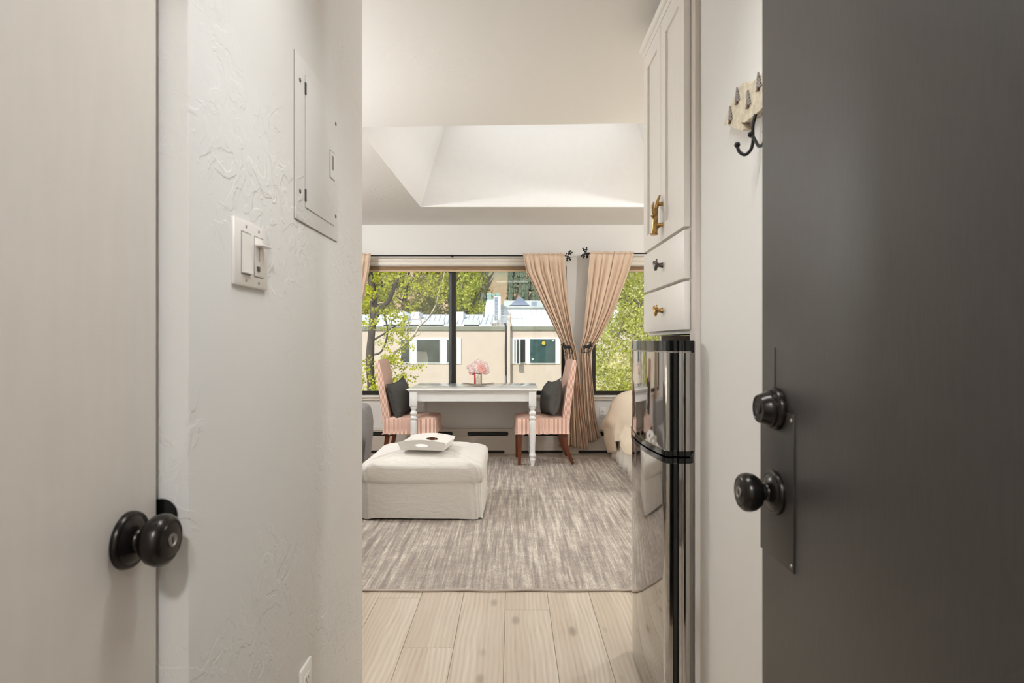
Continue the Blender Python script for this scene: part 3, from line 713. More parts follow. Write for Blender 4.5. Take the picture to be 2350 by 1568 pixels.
for i in range(121):
    t = 2*math.pi*i/120; c, s = math.cos(t), math.sin(t); corner = (abs(c*s)*2)**3
    pts.append((cx+0.968*w*math.copysign(abs(c)**0.11, c), cy+0.968*d*math.copysign(abs(s)**0.11, s), 0.380-0.012*corner+0.0035*math.sin(13*t)))
tube(b, pts, 0.0028, 6, cap=False); obj('piping', b, 'linen', cu, smooth=60)
for x in (OX0+0.06, OX1-0.06):
    for y in (OY0+0.06, OY1-0.06): bpart('foot', ot, 'black', x-0.02, x+0.02, y-0.02, y+0.02, RZ, 0.05)

tr = thing('serving_tray', 'white wooden serving tray with arched handle ends on the ottoman', 'tray', (-0.60, 4.16, 0.4515), rotz=math.radians(-7))
def tl(b, y0, tilt):
    hw, hb, hh = 0.168, 0.150, 0.058; n = 16; o = [(-hb, 0.004)]+[(hb, 0.004)]
    o += [(hw-(2*hw)*i/n, hh+0.020*math.sin(math.pi*i/n)) for i in range(n+1)]
    hl = [(0.045*math.cos(2*math.pi*k/18), 0.036+0.013*math.sin(2*math.pi*k/18)*(1 if math.sin(2*math.pi*k/18) > 0 else 0.75)) for k in range(18)]
    return plate(b, o, [hl[::-1]], lambda u, v, dd: (u, y0+dd+tilt*v, v), 0, 0.010)
part('tray_base', tr, 'tray_white', None, box, -0.150, 0.150, -0.125, 0.125, 0.002, 0.010, local=True)
part('handle_end', tr, 'tray_white', None, tl, -0.132, -0.35, local=True); part('handle_end', tr, 'tray_white', None, tl, 0.122, 0.35, local=True)
for s in (-1, 1):
    part('side', tr, 'tray_white', None, pyr, [(s*0.150, -0.132, 0.004), (s*0.150, 0.132, 0.004), (s*0.142, 0.132, 0.004), (s*0.142, -0.132, 0.004), (s*0.166, -0.147, 0.048), (s*0.166, 0.147, 0.048), (s*0.158, 0.147, 0.048), (s*0.158, -0.147, 0.048)], local=True)

# ------------------------------------------------------------------ dining table
TX0, TX1, TY0, TY1, TZ = -1.002, 0.252, 5.574, 6.315, 0.750
tb = thing('dining_table', 'white painted dining table with turned legs against the window', 'table', ((TX0+TX1)/2, (TY0+TY1)/2, 0))
b = BM(); box(b, TX0, TX1, TY0, TY1, TZ-0.014, TZ, bev=0.005, seg=3); box(b, TX0+0.012, TX1-0.012, TY0+0.012, TY1-0.01, TZ-0.026, TZ-0.012, bev=0.006)
obj('tabletop', b, 'table_white', tb, smooth=40)
lx = (TX0+0.062, TX1-0.056); ly = (TY0+0.055, TY1-0.055)
for y in ly: bpart('apron', tb, 'table_white', lx[0], lx[1], y-0.011, y+0.011, TZ-0.122, TZ-0.025)
for x in lx: bpart('apron', tb, 'table_white', x-0.011, x+0.011, ly[0], ly[1], TZ-0.122, TZ-0.025)
LP = [(0.017, 0.0), (0.020, 0.02), (0.028, 0.055), (0.030, 0.066), (0.024, 0.072), (0.024, 0.078), (0.034, 0.092), (0.036, 0.105), (0.030, 0.120), (0.026, 0.128), (0.027, 0.15), (0.030, 0.25), (0.034, 0.36), (0.036, 0.42), (0.033, 0.436), (0.026, 0.446), (0.028, 0.452), (0.036, 0.462), (0.036, 0.472), (0.028, 0.482), (0.025, 0.490), (0.034, 0.502), (0.037, 0.514), (0.033, 0.526), (0.024, 0.534), (0.022, 0.542), (0.030, 0.556), (0.034, 0.568), (0.034, 0.585)]
for y in ly:
    z0 = RZ if y < 6.0 else 0.0
    for x in lx:
        b = BM(); lathe(b, [(r*0.95, z0+h*(1-z0/0.585)) for r, h in LP], (x, y, 0), 'Z', 24); box(b, x-0.036, x+0.036, y-0.036, y+0.036, 0.582, TZ-0.024, bev=0.004)
        obj('leg', b, 'table_white', tb, smooth=35)

# vase with flowers on a small driftwood tray
vy = 5.99; vx = XX(1097, vy)
tt = thing('centerpiece_tray', 'curled pale driftwood tray under the flower vase', 'tray', (vx, vy, TZ))
def curl(b):
    n = 26; top_ = []; 
    for j in range(9):
        row = []
        for i in range(n+1):
            u = -1+2*i/n; v = -1+2*j/8
            wd = 0.075*(1-0.35*u*u)
            row.append((vx+0.158*u, vy+wd*v, TZ+0.0015+0.020*max(0, abs(u)-0.15)**1.6+0.006*v*v))
        top_.append(row)
    A = [[b.verts.new(p) for p in r] for r in top_]; B_ = [[b.verts.new((p[0], p[1], p[2]+0.006)) for p in r] for r in top_]
    for j in range(8):
        for i in range(n):
            b.faces.new((A[j][i], A[j+1][i], A[j+1][i+1], A[j][i+1])); b.faces.new((B_[j][i], B_[j][i+1], B_[j+1][i+1], B_[j+1][i]))
    for i in range(n):
        b.faces.new((A[0][i], A[0][i+1], B_[0][i+1], B_[0][i])); b.faces.new((A[8][i], B_[8][i], B_[8][i+1], A[8][i+1]))
    for j in range(8):
        b.faces.new((A[j][0], B_[j][0], B_[j+1][0], A[j+1][0])); b.faces.new((A[j][n], A[j+1][n], B_[j+1][n], B_[j][n]))
    return b
part('board', tt, 'driftwood', 40, curl)
vz = TZ+0.0085
vs = thing('flower_vase', 'silvery mercury glass vase of pink peonies with red ribbon', 'vase', (vx, vy, vz))
part('cup', vs, 'vase', 50, lathe, [(0.0, 0.0), (0.036, 0.0), (0.040, 0.004), (0.041, 0.02), (0.041, 0.105), (0.039, 0.112), (0.036, 0.112), (0.037, 0.10), (0.036, 0.02), (0, 0.02)], (vx, vy, vz), 'Z', 32)
part('ribbon', vs, 'ribbon', None, lambda b: grid(b, 2, 12, lambda u, v: (vx-0.031+0.013*(u-0.5)+0.001*math.sin(6*v), vy-0.030-0.006*u-0.003*math.sin(5*v), vz+0.014+0.118*v)))
def peony(c, R, seed, mat):
    rr = random.Random(seed); b = BM(); p0 = [rr.uniform(0, 6.28) for _ in range(4)]; nu, nv = 36, 18
    def pf(u, v):
        th = 2*math.pi*u; ph = math.pi*v
        k = 1+0.13*math.sin(5*th+9*ph+p0[0])*math.sin(ph)+0.10*math.sin(8*th-13*ph+p0[1])*math.sin(ph)+0.07*math.sin(22*ph+3*th+p0[2])
        return Vector(c)+Vector((math.sin(ph)*math.cos(th), math.sin(ph)*math.sin(th), 0.86*math.cos(ph)))*R*k
    grid(b, nu, nv, pf); bmesh.ops.remove_doubles(b, verts=b.verts, dist=1e-5)
    return obj('peony', b, mat, vs, smooth=50)
fl_pos = [(0.0, -0.035, 0.150, 'petal'), (-0.055, -0.02, 0.150, 'petal'), (0.045, -0.040, 0.146, 'petal_deep'), (0.075, 0.0, 0.172, 'petal'), (-0.035, -0.01, 0.198, 'petal'), (0.025, -0.01, 0.212, 'petal'), (-0.078, 0.015, 0.180, 'petal'), (0.0, 0.045, 0.180, 'petal'), (0.078, 0.02, 0.135, 'petal'), (-0.06, 0.02, 0.128, 'petal_deep'), (0.06, 0.01, 0.205, 'petal'), (0.0, -0.01, 0.232, 'petal'), (-0.012, -0.05, 0.178, 'petal'), (0.02, -0.05, 0.182, 'petal_deep')]
for i, (dx, dy, dz, m) in enumerate(fl_pos):
    R = 0.036
    peony((vx+dx, vy+dy, vz+dz), R, i, m)
b = BM(); r_ = random.Random(8)
for i in range(14):
    a = r_.uniform(0, 6.28); q = r_.uniform(0.2, 1)
    tube(b, [(vx, vy, vz+0.08), (vx+0.09*q*math.cos(a)*0.6, vy+0.06*q*math.sin(a), vz+0.125+0.04*(1-q)), (vx+0.095*q*math.cos(a), vy+0.07*q*math.sin(a)-0.01, vz+0.14+0.07*(1-q))], [0.002, 0.002, 0.001], 5)
obj('stem', b, 'stem_dark', vs)

# ------------------------------------------------------------------ dining chairs
def stripe_uv(o, tilt):
    me = o.data; uv = me.uv_layers.new(name='UVMap')
    for p in me.polygons:
        for li in p.loop_indices:
            co = me.vertices[me.loops[li].vertex_index].co
            u = co.x-tilt*(co.z-0.45) if abs(p.normal.y) > 0.6 else co.y
            uv.data[li].uv = (u, co.z)
def seat_bm(b):
    # cover with flared hem and a softly crowned top
    sec = [(0.300, 0.012), (0.310, 0.010), (0.322, 0.004), (0.36, 0.0), (0.432, 0.0), (0.447, -0.006), (0.455, -0.022)]
    x0, x1, yy = -0.250, 0.250, 0.222; rings = []
    n = 14
    for z, o_ in sec:
        R = []
        def add(x, y, s): 
            hem = 0.003*math.sin(s*40) if z < 0.32 else 0
            R.append(b.verts.new((x, y, z+hem)))
        for i in range(n): add(x0-o_+(x1-x0+2*o_)*i/n, -yy-o_, i/n)
        for i in range(n): add(x1+o_, -yy-o_+2*(yy+o_)*i/n, 1+i/n)
        for i in range(n): add(x1+o_-(x1-x0+2*o_)*i/n, yy+o_, 2+i/n)
        for i in range(n): add(x0-o_, yy+o_-2*(yy+o_)*i/n, 3+i/n)
        rings.append(R)
    for A, B_ in zip(rings, rings[1:]):
        for i in range(len(A)): j = (i+1) % len(A); b.faces.new((A[i], A[j], B_[j], B_[i]))
    b.faces.new(rings[0][::-1])
    c = b.verts.new((0, 0, 0.474)); R = rings[-1]
    mid = [b.verts.new((v.co.x*0.6, v.co.y*0.6, 0.471)) for v in R]
    for i in range(len(R)): j = (i+1) % len(R); b.faces.new((R[i], R[j], mid[j], mid[i])); b.faces.new((mid[i], mid[j], c))
    return b
def back_bm(b):
    pr = [(0.185, 0.40), (0.205, 0.55), (0.232, 0.72), (0.262, 0.88), (0.284, 0.975), (0.292, 0.998), (0.304, 1.010), (0.318, 1.010), (0.328, 1.000), (0.331, 0.98), (0.315, 0.85), (0.293, 0.68), (0.272, 0.52), (0.258, 0.40)]
    rings = []
    for s, ins in ((-0.215, 0.010), (-0.210, 0.003), (-0.200, 0.0), (0.200, 0.0), (0.210, 0.003), (0.215, 0.010)):
        cxp = sum(p[0] for p in pr)/len(pr)
        rings.append([b.verts.new((x+(0.27-x)*(0.12 if ins > 0.005 else 0.03 if ins else 0), s, z-ins*(1 if z > 0.9 else 0))) for x, z in pr])
    for A, B_ in zip(rings, rings[1:]):
        for i in range(len(A)): j = (i+1) % len(A); b.faces.new((A[i], A[j], B_[j], B_[i]))
    b.faces.new(rings[0][::-1]); b.faces.new(rings[-1]); return b
def chair(label, loc, rotz):
    t = thing('dining_chair', label, 'chair', loc, 'striped slipcovered chairs at the table', rotz=rotz)
    o = part('seat', t, 'ticking', 40, seat_bm, local=True); stripe_uv(o, 0)
    o = part('backrest', t, 'ticking', 40, back_bm, local=True); stripe_uv(o, 0.15)
    for s in (-1, 1):
        b = BM(); tube(b, [(-0.218, s*0.186, 0.34), (-0.222, s*0.190, 0.0)], [0.030, 0.020], 4); obj('leg', b, 'leg_wood', t, local=True)
        b = BM(); tube(b, smooth_path([(0.215, s*0.186, 0.36), (0.222, s*0.188, 0.24), (0.248, s*0.190, 0.12), (0.296, s*0.192, 0.009)], 4), [0.031-0.0008*i for i in range(13)], 4); obj('leg', b, 'leg_wood', t, local=True)
    return t
chair('red ticking-stripe slipcovered chair beside the long beige curtains', (0.283, 5.868, RZ), math.radians(3))
chair('red ticking-stripe slipcovered chair on the sofa side of the table', (-0.985, 5.868, RZ), math.radians(180))
def pillow(label, c, yaw, lean, roll, a=0.19, T=0.085):
    t = thing('throw_pillow', label, 'pillow', c, 'charcoal pillows on the dining chairs')
    M = Matrix.Rotation(yaw, 3, 'Z') @ Matrix.Rotation(lean, 3, 'Y') @ Matrix.Rotation(roll, 3, 'X')
    b = BM(); n = 20; V = {}
    for s in (1, -1):
        for i in range(n+1):
            for j in range(n+1):
                u, v = -1+2*i/n, -1+2*j/n; edge = i in (0, n) or j in (0, n)
                if edge and s == -1: V[s, i, j] = V[1, i, j]; continue
                x = a*u*(1-0.13*(1-v*v)**1.0); y = a*v*(1-0.13*(1-u*u)); z = s*T*(max(0, (1-u*u)*(1-v*v)))**0.5+0.006*math.sin(5*u+3*v)*(1-u*u)*(1-v*v)
                V[s, i, j] = b.verts.new(M @ Vector((z, x, y)))
    for s in (1, -1):
        for i in range(n):
            for j in range(n):
                q = [V[s, i, j], V[s, i+1, j], V[s, i+1, j+1], V[s, i, j+1]]
                try: b.faces.new(q if s == 1 else q[::-1])
                except ValueError: pass
    obj('cover', b, 'charcoal', t, smooth=60, local=True)
    b = BM(); loop = []
    for k in range(81):
        q = (k % 80)/20; i = int(q); f = q-i
        u, v = [(-1+2*f, -1), (1, -1+2*f), (1-2*f, 1), (-1, 1-2*f)][i]
        loop.append(M @ Vector((0, a*u*(1-0.13*(1-v*v)), a*v*(1-0.13*(1-u*u)))))
    tube(b, loop, 0.0045, 6, cap=False); obj('piping', b, 'charcoal', t, smooth=60, local=True)
pillow('charcoal gray pillow leaning on the striped chair beside the curtains', (0.385, 5.82, 0.642), math.radians(14), math.radians(13), math.radians(-8), 0.185, 0.10)
pillow('charcoal gray pillow leaning on the striped chair near the sofa', (-1.105, 5.82, 0.640), math.radians(-17), math.radians(-13), math.radians(9), 0.185, 0.10)
# ------------------------------------------------------------------ curtains, rods, tiebacks
YC = 6.20
def interp(rows, py):
    for a, c in zip(rows, rows[1:]):
        if a[0] <= py <= c[0]:
            t = (py-a[0])/(c[0]-a[0]); return [a[i]+(c[i]-a[i])*t for i in range(len(a))]
    return rows[-1] if py > rows[-1][0] else rows[0]
def curtain(label, rows, seed, hem, nf=9, back=0.0):
    """rows: (py, left px, right px, fold depth m, skew)"""
    yc = YC
    r = random.Random(seed); y_top, y_bot = rows[0][0], rows[-1][0]
    ph = [r.uniform(0, 6.28) for _ in range(4)]
    t = thing('curtain', label, 'curtain', (XX((rows[-1][1]+rows[-1][2])/2, yc), yc, ZZ(y_bot, yc)), 'beige linen curtains')
    nv = 70; nu = 150
    def fn(u, v):
        py = y_top+(y_bot-y_top)*v; _, xl, xr, amp, sk = interp(rows, py)
        fold = math.cos(2*math.pi*nf*u+ph[0])+0.45*math.sin(2*math.pi*nf*0.53*u+ph[1]+1.5*v)+0.25*math.sin(2*math.pi*nf*1.9*u+ph[2])
        uu = u+0.030*math.sin(2*math.pi*nf*0.53*u+ph[1])*(1-abs(2*u-1))
        X = XX(xl+(xr-xl)*uu, yc); z = ZZ(py, yc)
        if v < 0.03: amp = amp*0.55
        if v > 0.9: z += (hem(u))*(v-0.9)/0.1
        return (X, yc-amp*fold*0.62+back*min(1, v*3), z)
    b = BM(); grid(b, nu, nv, fn); o = obj('drape', b, 'curtain', t, smooth=80)
    m = o.modifiers.new('thickness', 'SOLIDIFY'); m.thickness = 0.0025; m.offset = 0
    def hd(u, v): x, y, z = fn(u, 0.0); return (x, y-0.006-0.003*math.sin(60*u)+0.004*v, ZZ(y_top, yc)+0.018*(1-v)-0.004+0.002*math.sin(37*u))
    b = BM(); grid(b, nu, 2, hd); h = obj('rod_pocket', b, 'curtain', t, smooth=80); m = h.modifiers.new('thickness', 'SOLIDIFY'); m.thickness = 0.003
    return t
curtain('beige linen curtain tied back with a moose at the side of the table window',
        [(584, 1200, 1296, 0.018, 0), (622, 1208, 1298, 0.022, 0), (680, 1236, 1302, 0.024, 0), (740, 1266, 1310, 0.026, 0), (780, 1285, 1315, 0.026, 0), (800, 1293, 1321, 0.024, 0), (830, 1297, 1326, 0.026, 0), (880, 1296, 1331, 0.030, 0), (950, 1291, 1338, 0.034, 0), (1028, 1283, 1351, 0.036, 0)],
        3, lambda u: 0.012*math.sin(5*u)+0.01*max(0, 0.4-u))
curtain('beige linen curtain tied back with a moose at the side of the bed window',
        [(581, 1354, 1455, 0.018, 0), (621, 1351, 1445, 0.022, 0), (667, 1348, 1428, 0.024, 0), (713, 1344, 1411, 0.026, 0), (762, 1340, 1385, 0.026, 0), (800, 1331, 1361, 0.024, 0), (817, 1331, 1356, 0.024, 0), (878, 1333, 1361, 0.028, 0), (950, 1336, 1368, 0.032, 0), (1016, 1340, 1381, 0.034, 0)],
        7, lambda u: 0.06*max(0, u-0.55)/0.45, nf=8, back=0.03)
curtain('beige linen curtain gathered at the far end of the table window past the wall',
        [(584, 760, 851, 0.018, 0), (625, 757, 846, 0.022, 0), (690, 750, 834, 0.024, 0), (760, 742, 790, 0.026, 0), (800, 738, 765, 0.024, 0), (880, 735, 772, 0.03, 0), (1028, 722, 790, 0.036, 0)], 11, lambda u: 0.0)
def leafshape(L, W):
    p = []; prof_ = [(0, 0.06), (0.12, 0.10), (0.2, 0.42), (0.30, 0.50), (0.36, 0.22), (0.42, 0.20), (0.50, 0.62), (0.60, 0.66), (0.66, 0.28), (0.72, 0.26), (0.80, 0.42), (0.90, 0.34), (1.0, 0.0)]
    return [(L*a, W*c) for a, c in prof_]+[(L*a, -W*c) for a, c in prof_[-2::-1]]
def finial(b, c, angs, L=0.066):
    for k, a in enumerate(angs):
        ca, sa = math.cos(a), math.sin(a)
        pts = [(x*ca-y*sa, x*sa+y*ca) for x, y in leafshape(L, 0.022)]
        plate(b, pts, [], lambda u, v, d: (c[0]+u, c[1]+d, c[2]+v), -0.004-0.002*k, -0.001-0.002*k)
    for dx, dz in ((-0.010, 0.016), (0.012, -0.014), (-0.014, -0.006)): lathe(b, [(0, -0.006), (0.006, -0.004), (0.0075, 0), (0.006, 0.004), (0, 0.006)], (c[0]+dx, c[1]-0.006, c[2]+dz), '-Y', 12)
def rod(label, x0, x1, z, fin_x, angs, knobs):
    t = thing('curtain_rod', label, 'curtain rod', ((x0+x1)/2, YC, z))
    part('rod', t, 'black_iron', 50, tube, [(x0, YC+0.026, z), (x1, YC+0.026, z)], 0.0075, 12)
    b = BM(); finial(b, (fin_x, YC, z), angs); obj('leaf_finial', b, 'black_iron', t)
    for k in knobs:
        b = BM(); tube(b, [(k, YC+0.026, z), (k, YW-0.001, z)], 0.006, 8); lathe(b, [(0.009, -0.008), (0.011, -0.004), (0.011, 0.004), (0.009, 0.008)], (k, YC+0.026, z), 'X', 14); box(b, k-0.012, k+0.012, YW-0.004, YW-0.0005, z-0.03, z+0.03)
        obj('bracket', b, 'black_iron', t, smooth=40)
zr = ZZ(587, YC+0.026)
rod('long black curtain rod with leaf finial over the table window', -2.35, XX(1299, YC), zr, XX(1302, YC), [0.55, 0.95, -1.0, -1.65], (XX(1035, YC), -2.2, XX(1290, YC)))
rod('short black curtain rod with leaf finial over the bed window', XX(1342, YC), 2.5, ZZ(582, YC+0.026), XX(1344, YC), [2.1, 1.4, 3.75, 4.2], (XX(1352, YC), 2.4))
def moose(label, cxp, cyp, flip):
    Ym = YC-0.075; s = F/Ym*17.42; f = -1 if flip else 1
    x0, z0 = XX(cxp, Ym), ZZ(cyp, Ym)
    q = lambda p: (x0+f*(p[0]-535)/s, z0-(p[1]-690)/s)
    t = thing('moose_tieback', label, 'tieback', (x0, Ym, z0-0.06))
    fn = lambda u, v, d: (u, d, v)
    b = BM()
    plate(b, [q(p) for p in ((318, 640), (345, 603), (372, 585), (378, 545), (430, 520), (450, 560), (500, 575), (540, 600), (620, 588), (690, 605), (714, 640), (700, 690), (690, 730), (650, 745), (600, 715), (520, 715), (470, 745), (425, 745), (430, 690), (395, 672), (350, 665), (325, 658))], [], fn, Ym-0.003, Ym+0.003)
    plate(b, [q(p) for p in ((385, 550), (368, 535), (370, 470), (390, 492), (400, 455), (420, 488), (440, 455), (455, 492), (500, 455), (492, 490), (445, 520))], [], fn, Ym-0.004, Ym+0.002)
    plate(b, [q(p) for p in ((378, 570), (340, 575), (300, 550), (300, 525), (345, 542), (372, 548))], [], fn, Ym-0.004, Ym+0.002)
    for path in ([(440, 730), (425, 780), (428, 870)], [(490, 730), (490, 800), (468, 885)], [(640, 730), (665, 790), (640, 880)], [(690, 715), (748, 770), (758, 830), (748, 892)], [(460, 893), (760, 893)]):
        pp = [q(p) for p in path]; tube(b, [(p[0], Ym, p[1]) for p in pp], 0.0042, 6)
    obj('moose_silhouette', b, 'black_iron', t)
    hp = q((520, 893)); X1 = x0+f*0.03
    part('hook', t, 'black_iron', 50, tube, smooth_path([(hp[0], Ym, hp[1]), (hp[0]-f*0.012, Ym+0.02, hp[1]-0.022), (hp[0]-f*0.012, YC+0.06, hp[1]-0.025), (hp[0]+f*0.02, YW-0.001, hp[1]-0.02)]), 0.004, 8)
moose('black moose tieback holding the curtain at the table window', 1300.5, 799, False)
moose('black moose tieback holding the curtain at the bed window', 1348, 798, True)

# ------------------------------------------------------------------ bed
bd = thing('bed', 'bed with cream linen blanket draped over its foot end', 'bed', (1.9, 5.25, 0))
BX, BY0, BY1 = 1.03, 4.55, 6.04
bpart('mattress', bd, 'bed_white', BX+0.02, 2.86, BY0, BY1, 0.34, 0.66, bev=0.06, seg=4)
bpart('base', bd, 'bed_white', BX+0.03, 2.86, BY0+0.02, BY1-0.02, 0.06, 0.34)
def bedskirt(b):
    pts = []; n = 200
    for i in range(n+1):
        s = i/n*(1.8+1.55)
        if s < 1.45: p = (BX+0.02, BY1-0.02-s, 1, 0)
        else: p = (BX+0.02+(s-1.45)*0.95, BY0+0.05, 0, 1)
        pts.append(p)
    A = []; 
    for k, z in enumerate((0.40, 0.2, 0.10, 0.013)):
        row = []
        for i, (x, y, nx, ny) in enumerate(pts):
            w = (0.004+0.016*k/3)*(math.sin(i*0.55)+0.5*math.sin(i*0.23+1))+0.012*k/3
            row.append(b.verts.new((x-w*nx, y-w*ny, z)))
        A.append(row)
    for R0, R1 in zip(A, A[1:]):
        for i in range(n): b.faces.new((R0[i], R1[i], R1[i+1], R0[i+1]))
    return b
o = part('bed_skirt', bd, 'bed_white', 70, bedskirt); m = o.modifiers.new('thickness', 'SOLIDIFY'); m.thickness = 0.003
def blanket(u, v):
    # u: far (0) to near (1) along the foot; v: from the pillows (0) to the hem (1)
    y = BY1+0.05-(BY1-BY0+0.05)*u
    far = 1/(1+math.exp((u-0.26)*15))                  # the far corner hangs lower
    hem_z = 0.045*far+0.30*(1-far)+0.015*math.sin(13*u)
    topz = 0.715-0.02*math.sin(3*u)
    side = max(0.0, 1-u/0.10); topz -= 0.07*side**1.7
    Lt = 0.62
    if v < Lt:
        t = v/Lt; x = 2.6-(2.6-BX-0.16)*t; z = topz+0.008*math.sin(9*t+6*u)+0.006*math.sin(21*u)
        z -= 0.03*t**4*(0.5+side)
    else:
        t = (v-Lt)/(1-Lt)
        k = min(1.0, t/0.34); a = k*math.pi/2
        x = BX+0.16-0.20*math.sin(a); z = topz-0.03*(0.5+side)-0.20*(1-math.cos(a))
        if t > 0.34:
            q = (t-0.34)/0.66; z0 = z; z = z0+(hem_z-z0)*q
            fold = math.sin(17*u+1.2)*0.020+math.sin(31*u)*0.010+math.sin(7.3*u+2.0)*0.018
            x -= (0.035+fold)*min(1, q*1.6)
            x += far*0.11*max(0, q-0.30)**0.9
            x -= 0.03*far*math.sin(math.pi*min(1, q/0.4))
    return (x, y, z)
b = BM(); grid(b, 90, 70, blanket); o = obj('blanket', b, 'blanket', bd, smooth=80); m = o.modifiers.new('thickness', 'SOLIDIFY'); m.thickness = 0.008; m.offset = 1
b = BM(); grid(b, 90, 1, lambda u, v: tuple(Vector(blanket(u, 0.965))+Vector((-0.007, 0, 0.006*v)))); o = obj('hem_stitch', b, 'blanket', bd, smooth=80); m = o.modifiers.new('thickness', 'SOLIDIFY'); m.thickness = 0.004

# ------------------------------------------------------------------ sofa (only the arm shows past the wall)
so = thing('sofa', 'gray upholstered sofa with rounded arm behind the ottoman', 'sofa', (-1.75, 4.3, 0))
def arm(b, y0, y1):
    pr = [(-1.215, 0.06), (-1.21, 0.16), (-1.198, 0.30), (-1.185, 0.42), (-1.183, 0.52), (-1.190, 0.59), (-1.206, 0.645), (-1.232, 0.672), (-1.30, 0.68)]
    pr = pr+[(-2.05, 0.68), (-2.08, 0.66), (-2.09, 0.06)]
    n = len(pr); rings = []
    for y, s in ((y0, 0.96), (y0+0.012, 0.985), (y0+0.04, 1.0), (y1-0.04, 1.0), (y1-0.012, 0.985), (y1, 0.96)):
        rings.append([b.verts.new((-1.63+(x+1.63)*s, y, 0.37+(z-0.37)*s)) for x, z in pr])
    for A, B_ in zip(rings, rings[1:]):
        for i in range(n): b.faces.new((A[i], A[(i+1) % n], B_[(i+1) % n], B_[i]))
    b.faces.new(rings[0][::-1]); b.faces.new(rings[-1]); return b
part('arm', so, 'sofa', 40, arm, 4.86, 5.06); part('arm', so, 'sofa', 40, arm, 3.0, 3.2)
bpart('seat_base', so, 'sofa', -2.08, -1.25, 3.2, 4.86, 0.06, 0.30, bev=0.02)
for y in (3.21, 4.035): bpart('seat_cushion', so, 'sofa', -1.95, -1.22, y, y+0.815, 0.30, 0.46, bev=0.05, seg=4)
bpart('backrest', so, 'sofa', -2.30, -2.06, 3.0, 5.06, 0.06, 0.84, bev=0.07, seg=4)
for x in (-2.2, -1.3):
    for y in (3.08, 4.98): part('foot', so, 'black', 40, lathe, [(0.022, 0.0), (0.03, 0.065), (0, 0.065)], (x, y, 0.0), 'Z', 12)

# ------------------------------------------------------------------ lamps added out of view to light the interior
LAMP = (0.945, 0.97, 1.0)
def dome(label, x, y, energy, z=ZC, r=0.16):  # ceiling fixture added to lift the interior, point lamp below its glass
    t = thing('added_ceiling_light', label, 'ceiling light', (x, y, z-0.16))
    part('base', t, 'plate_white', 40, lathe, [(r, 0.0), (r, 0.02), (r*0.95, 0.025), (0, 0.025)], (x, y, z-0.0005), '-Z', 32)
    part('glass_dome', t, 'lamp_glass', 60, lathe, [(r*0.92, 0.02), (r*0.9, 0.035), (r*0.75, 0.06), (r*0.45, 0.078), (0, 0.084)], (x, y, z), '-Z', 32)
    light('fill_bulb', 'POINT', (0, 0, 0), energy, LAMP, 0.07, parent=t)
dome('added flush dome light on the corridor ceiling outside the entrance', 0.0, -0.8, 46)  # unseen corridor lamp, added as fill for the foreground
dome('added flush dome light on the ceiling over the gray sofa', -2.3, 4.2, 62)  # added out of frame to brighten the room
dome('added flush dome light on the ceiling over the bed', 2.5, 4.0, 62)  # second added room lamp, unseen as well
t = thing('added_ceiling_light', 'added long flat ceiling light across the hall before the closet', 'ceiling light', (0.04, 1.02, ZC-0.08))  # unseen, added to light the hall; shaped after a streak reflected in the window
bpart('housing', t, 'plate_white', -0.33, 0.41, 0.92, 1.12, ZC-0.045, ZC-0.0005, bev=0.008)
bpart('diffuser', t, 'lamp_glass', -0.31, 0.39, 0.935, 1.105, ZC-0.062, ZC-0.045, bev=0.006)
light('tube', 'AREA', (0, 0, 0.012), 4.4, LAMP, 0.66, 0.15, parent=t).data.spread = math.radians(120)  # area lamp of the added hall fixture
def added_table_lamp(label, slabel, x, y, energy, col):  # shaded lamp with its stand, added out of view
    st = thing('side_table', slabel, 'side table', (x, y, 0))
    part('top', st, 'table_white', 40, lathe, [(0.20, 0.50), (0.205, 0.51), (0.20, 0.52), (0, 0.52)], (x, y, 0), 'Z', 32)
    for k in range(3): a = 2.1*k+0.4; part('leg', st, 'leg_wood', None, tube, [(x+0.17*math.cos(a), y+0.17*math.sin(a), 0.0), (x+0.12*math.cos(a), y+0.12*math.sin(a), 0.505)], [0.012, 0.018], 8)
    t = thing('added_table_lamp', label, 'table lamp', (x, y, 0.521))
    part('base', t, 'vase', 50, lathe, [(0.06, 0.521), (0.075, 0.53), (0.09, 0.60), (0.07, 0.68), (0.025, 0.74), (0.012, 0.80), (0, 0.80)], (x, y, 0), 'Z', 28)
    part('shade', t, 'lamp_shade', 60, lathe, [(0.17, 0.80), (0.12, 1.02), (0.117, 1.02), (0.167, 0.80)], (x, y, 0), 'Z', 32)
    light('fill_bulb', 'POINT', (0, 0, 0.385), energy, col, 0.05, parent=t)
added_table_lamp('added table lamp with pale shade between the bed and the refrigerator', 'small round white side table between the bed and the refrigerator', 1.62, 4.05, 34, (1.0, 0.9, 0.76))  # added unseen; warm glow on ottoman and blanket sets its place and tint
added_table_lamp('added table lamp with pale shade at the end of the sofa', 'small round white side table at the end of the sofa', -1.62, 2.62, 60, LAMP)  # added unseen to bring low light toward the window wall

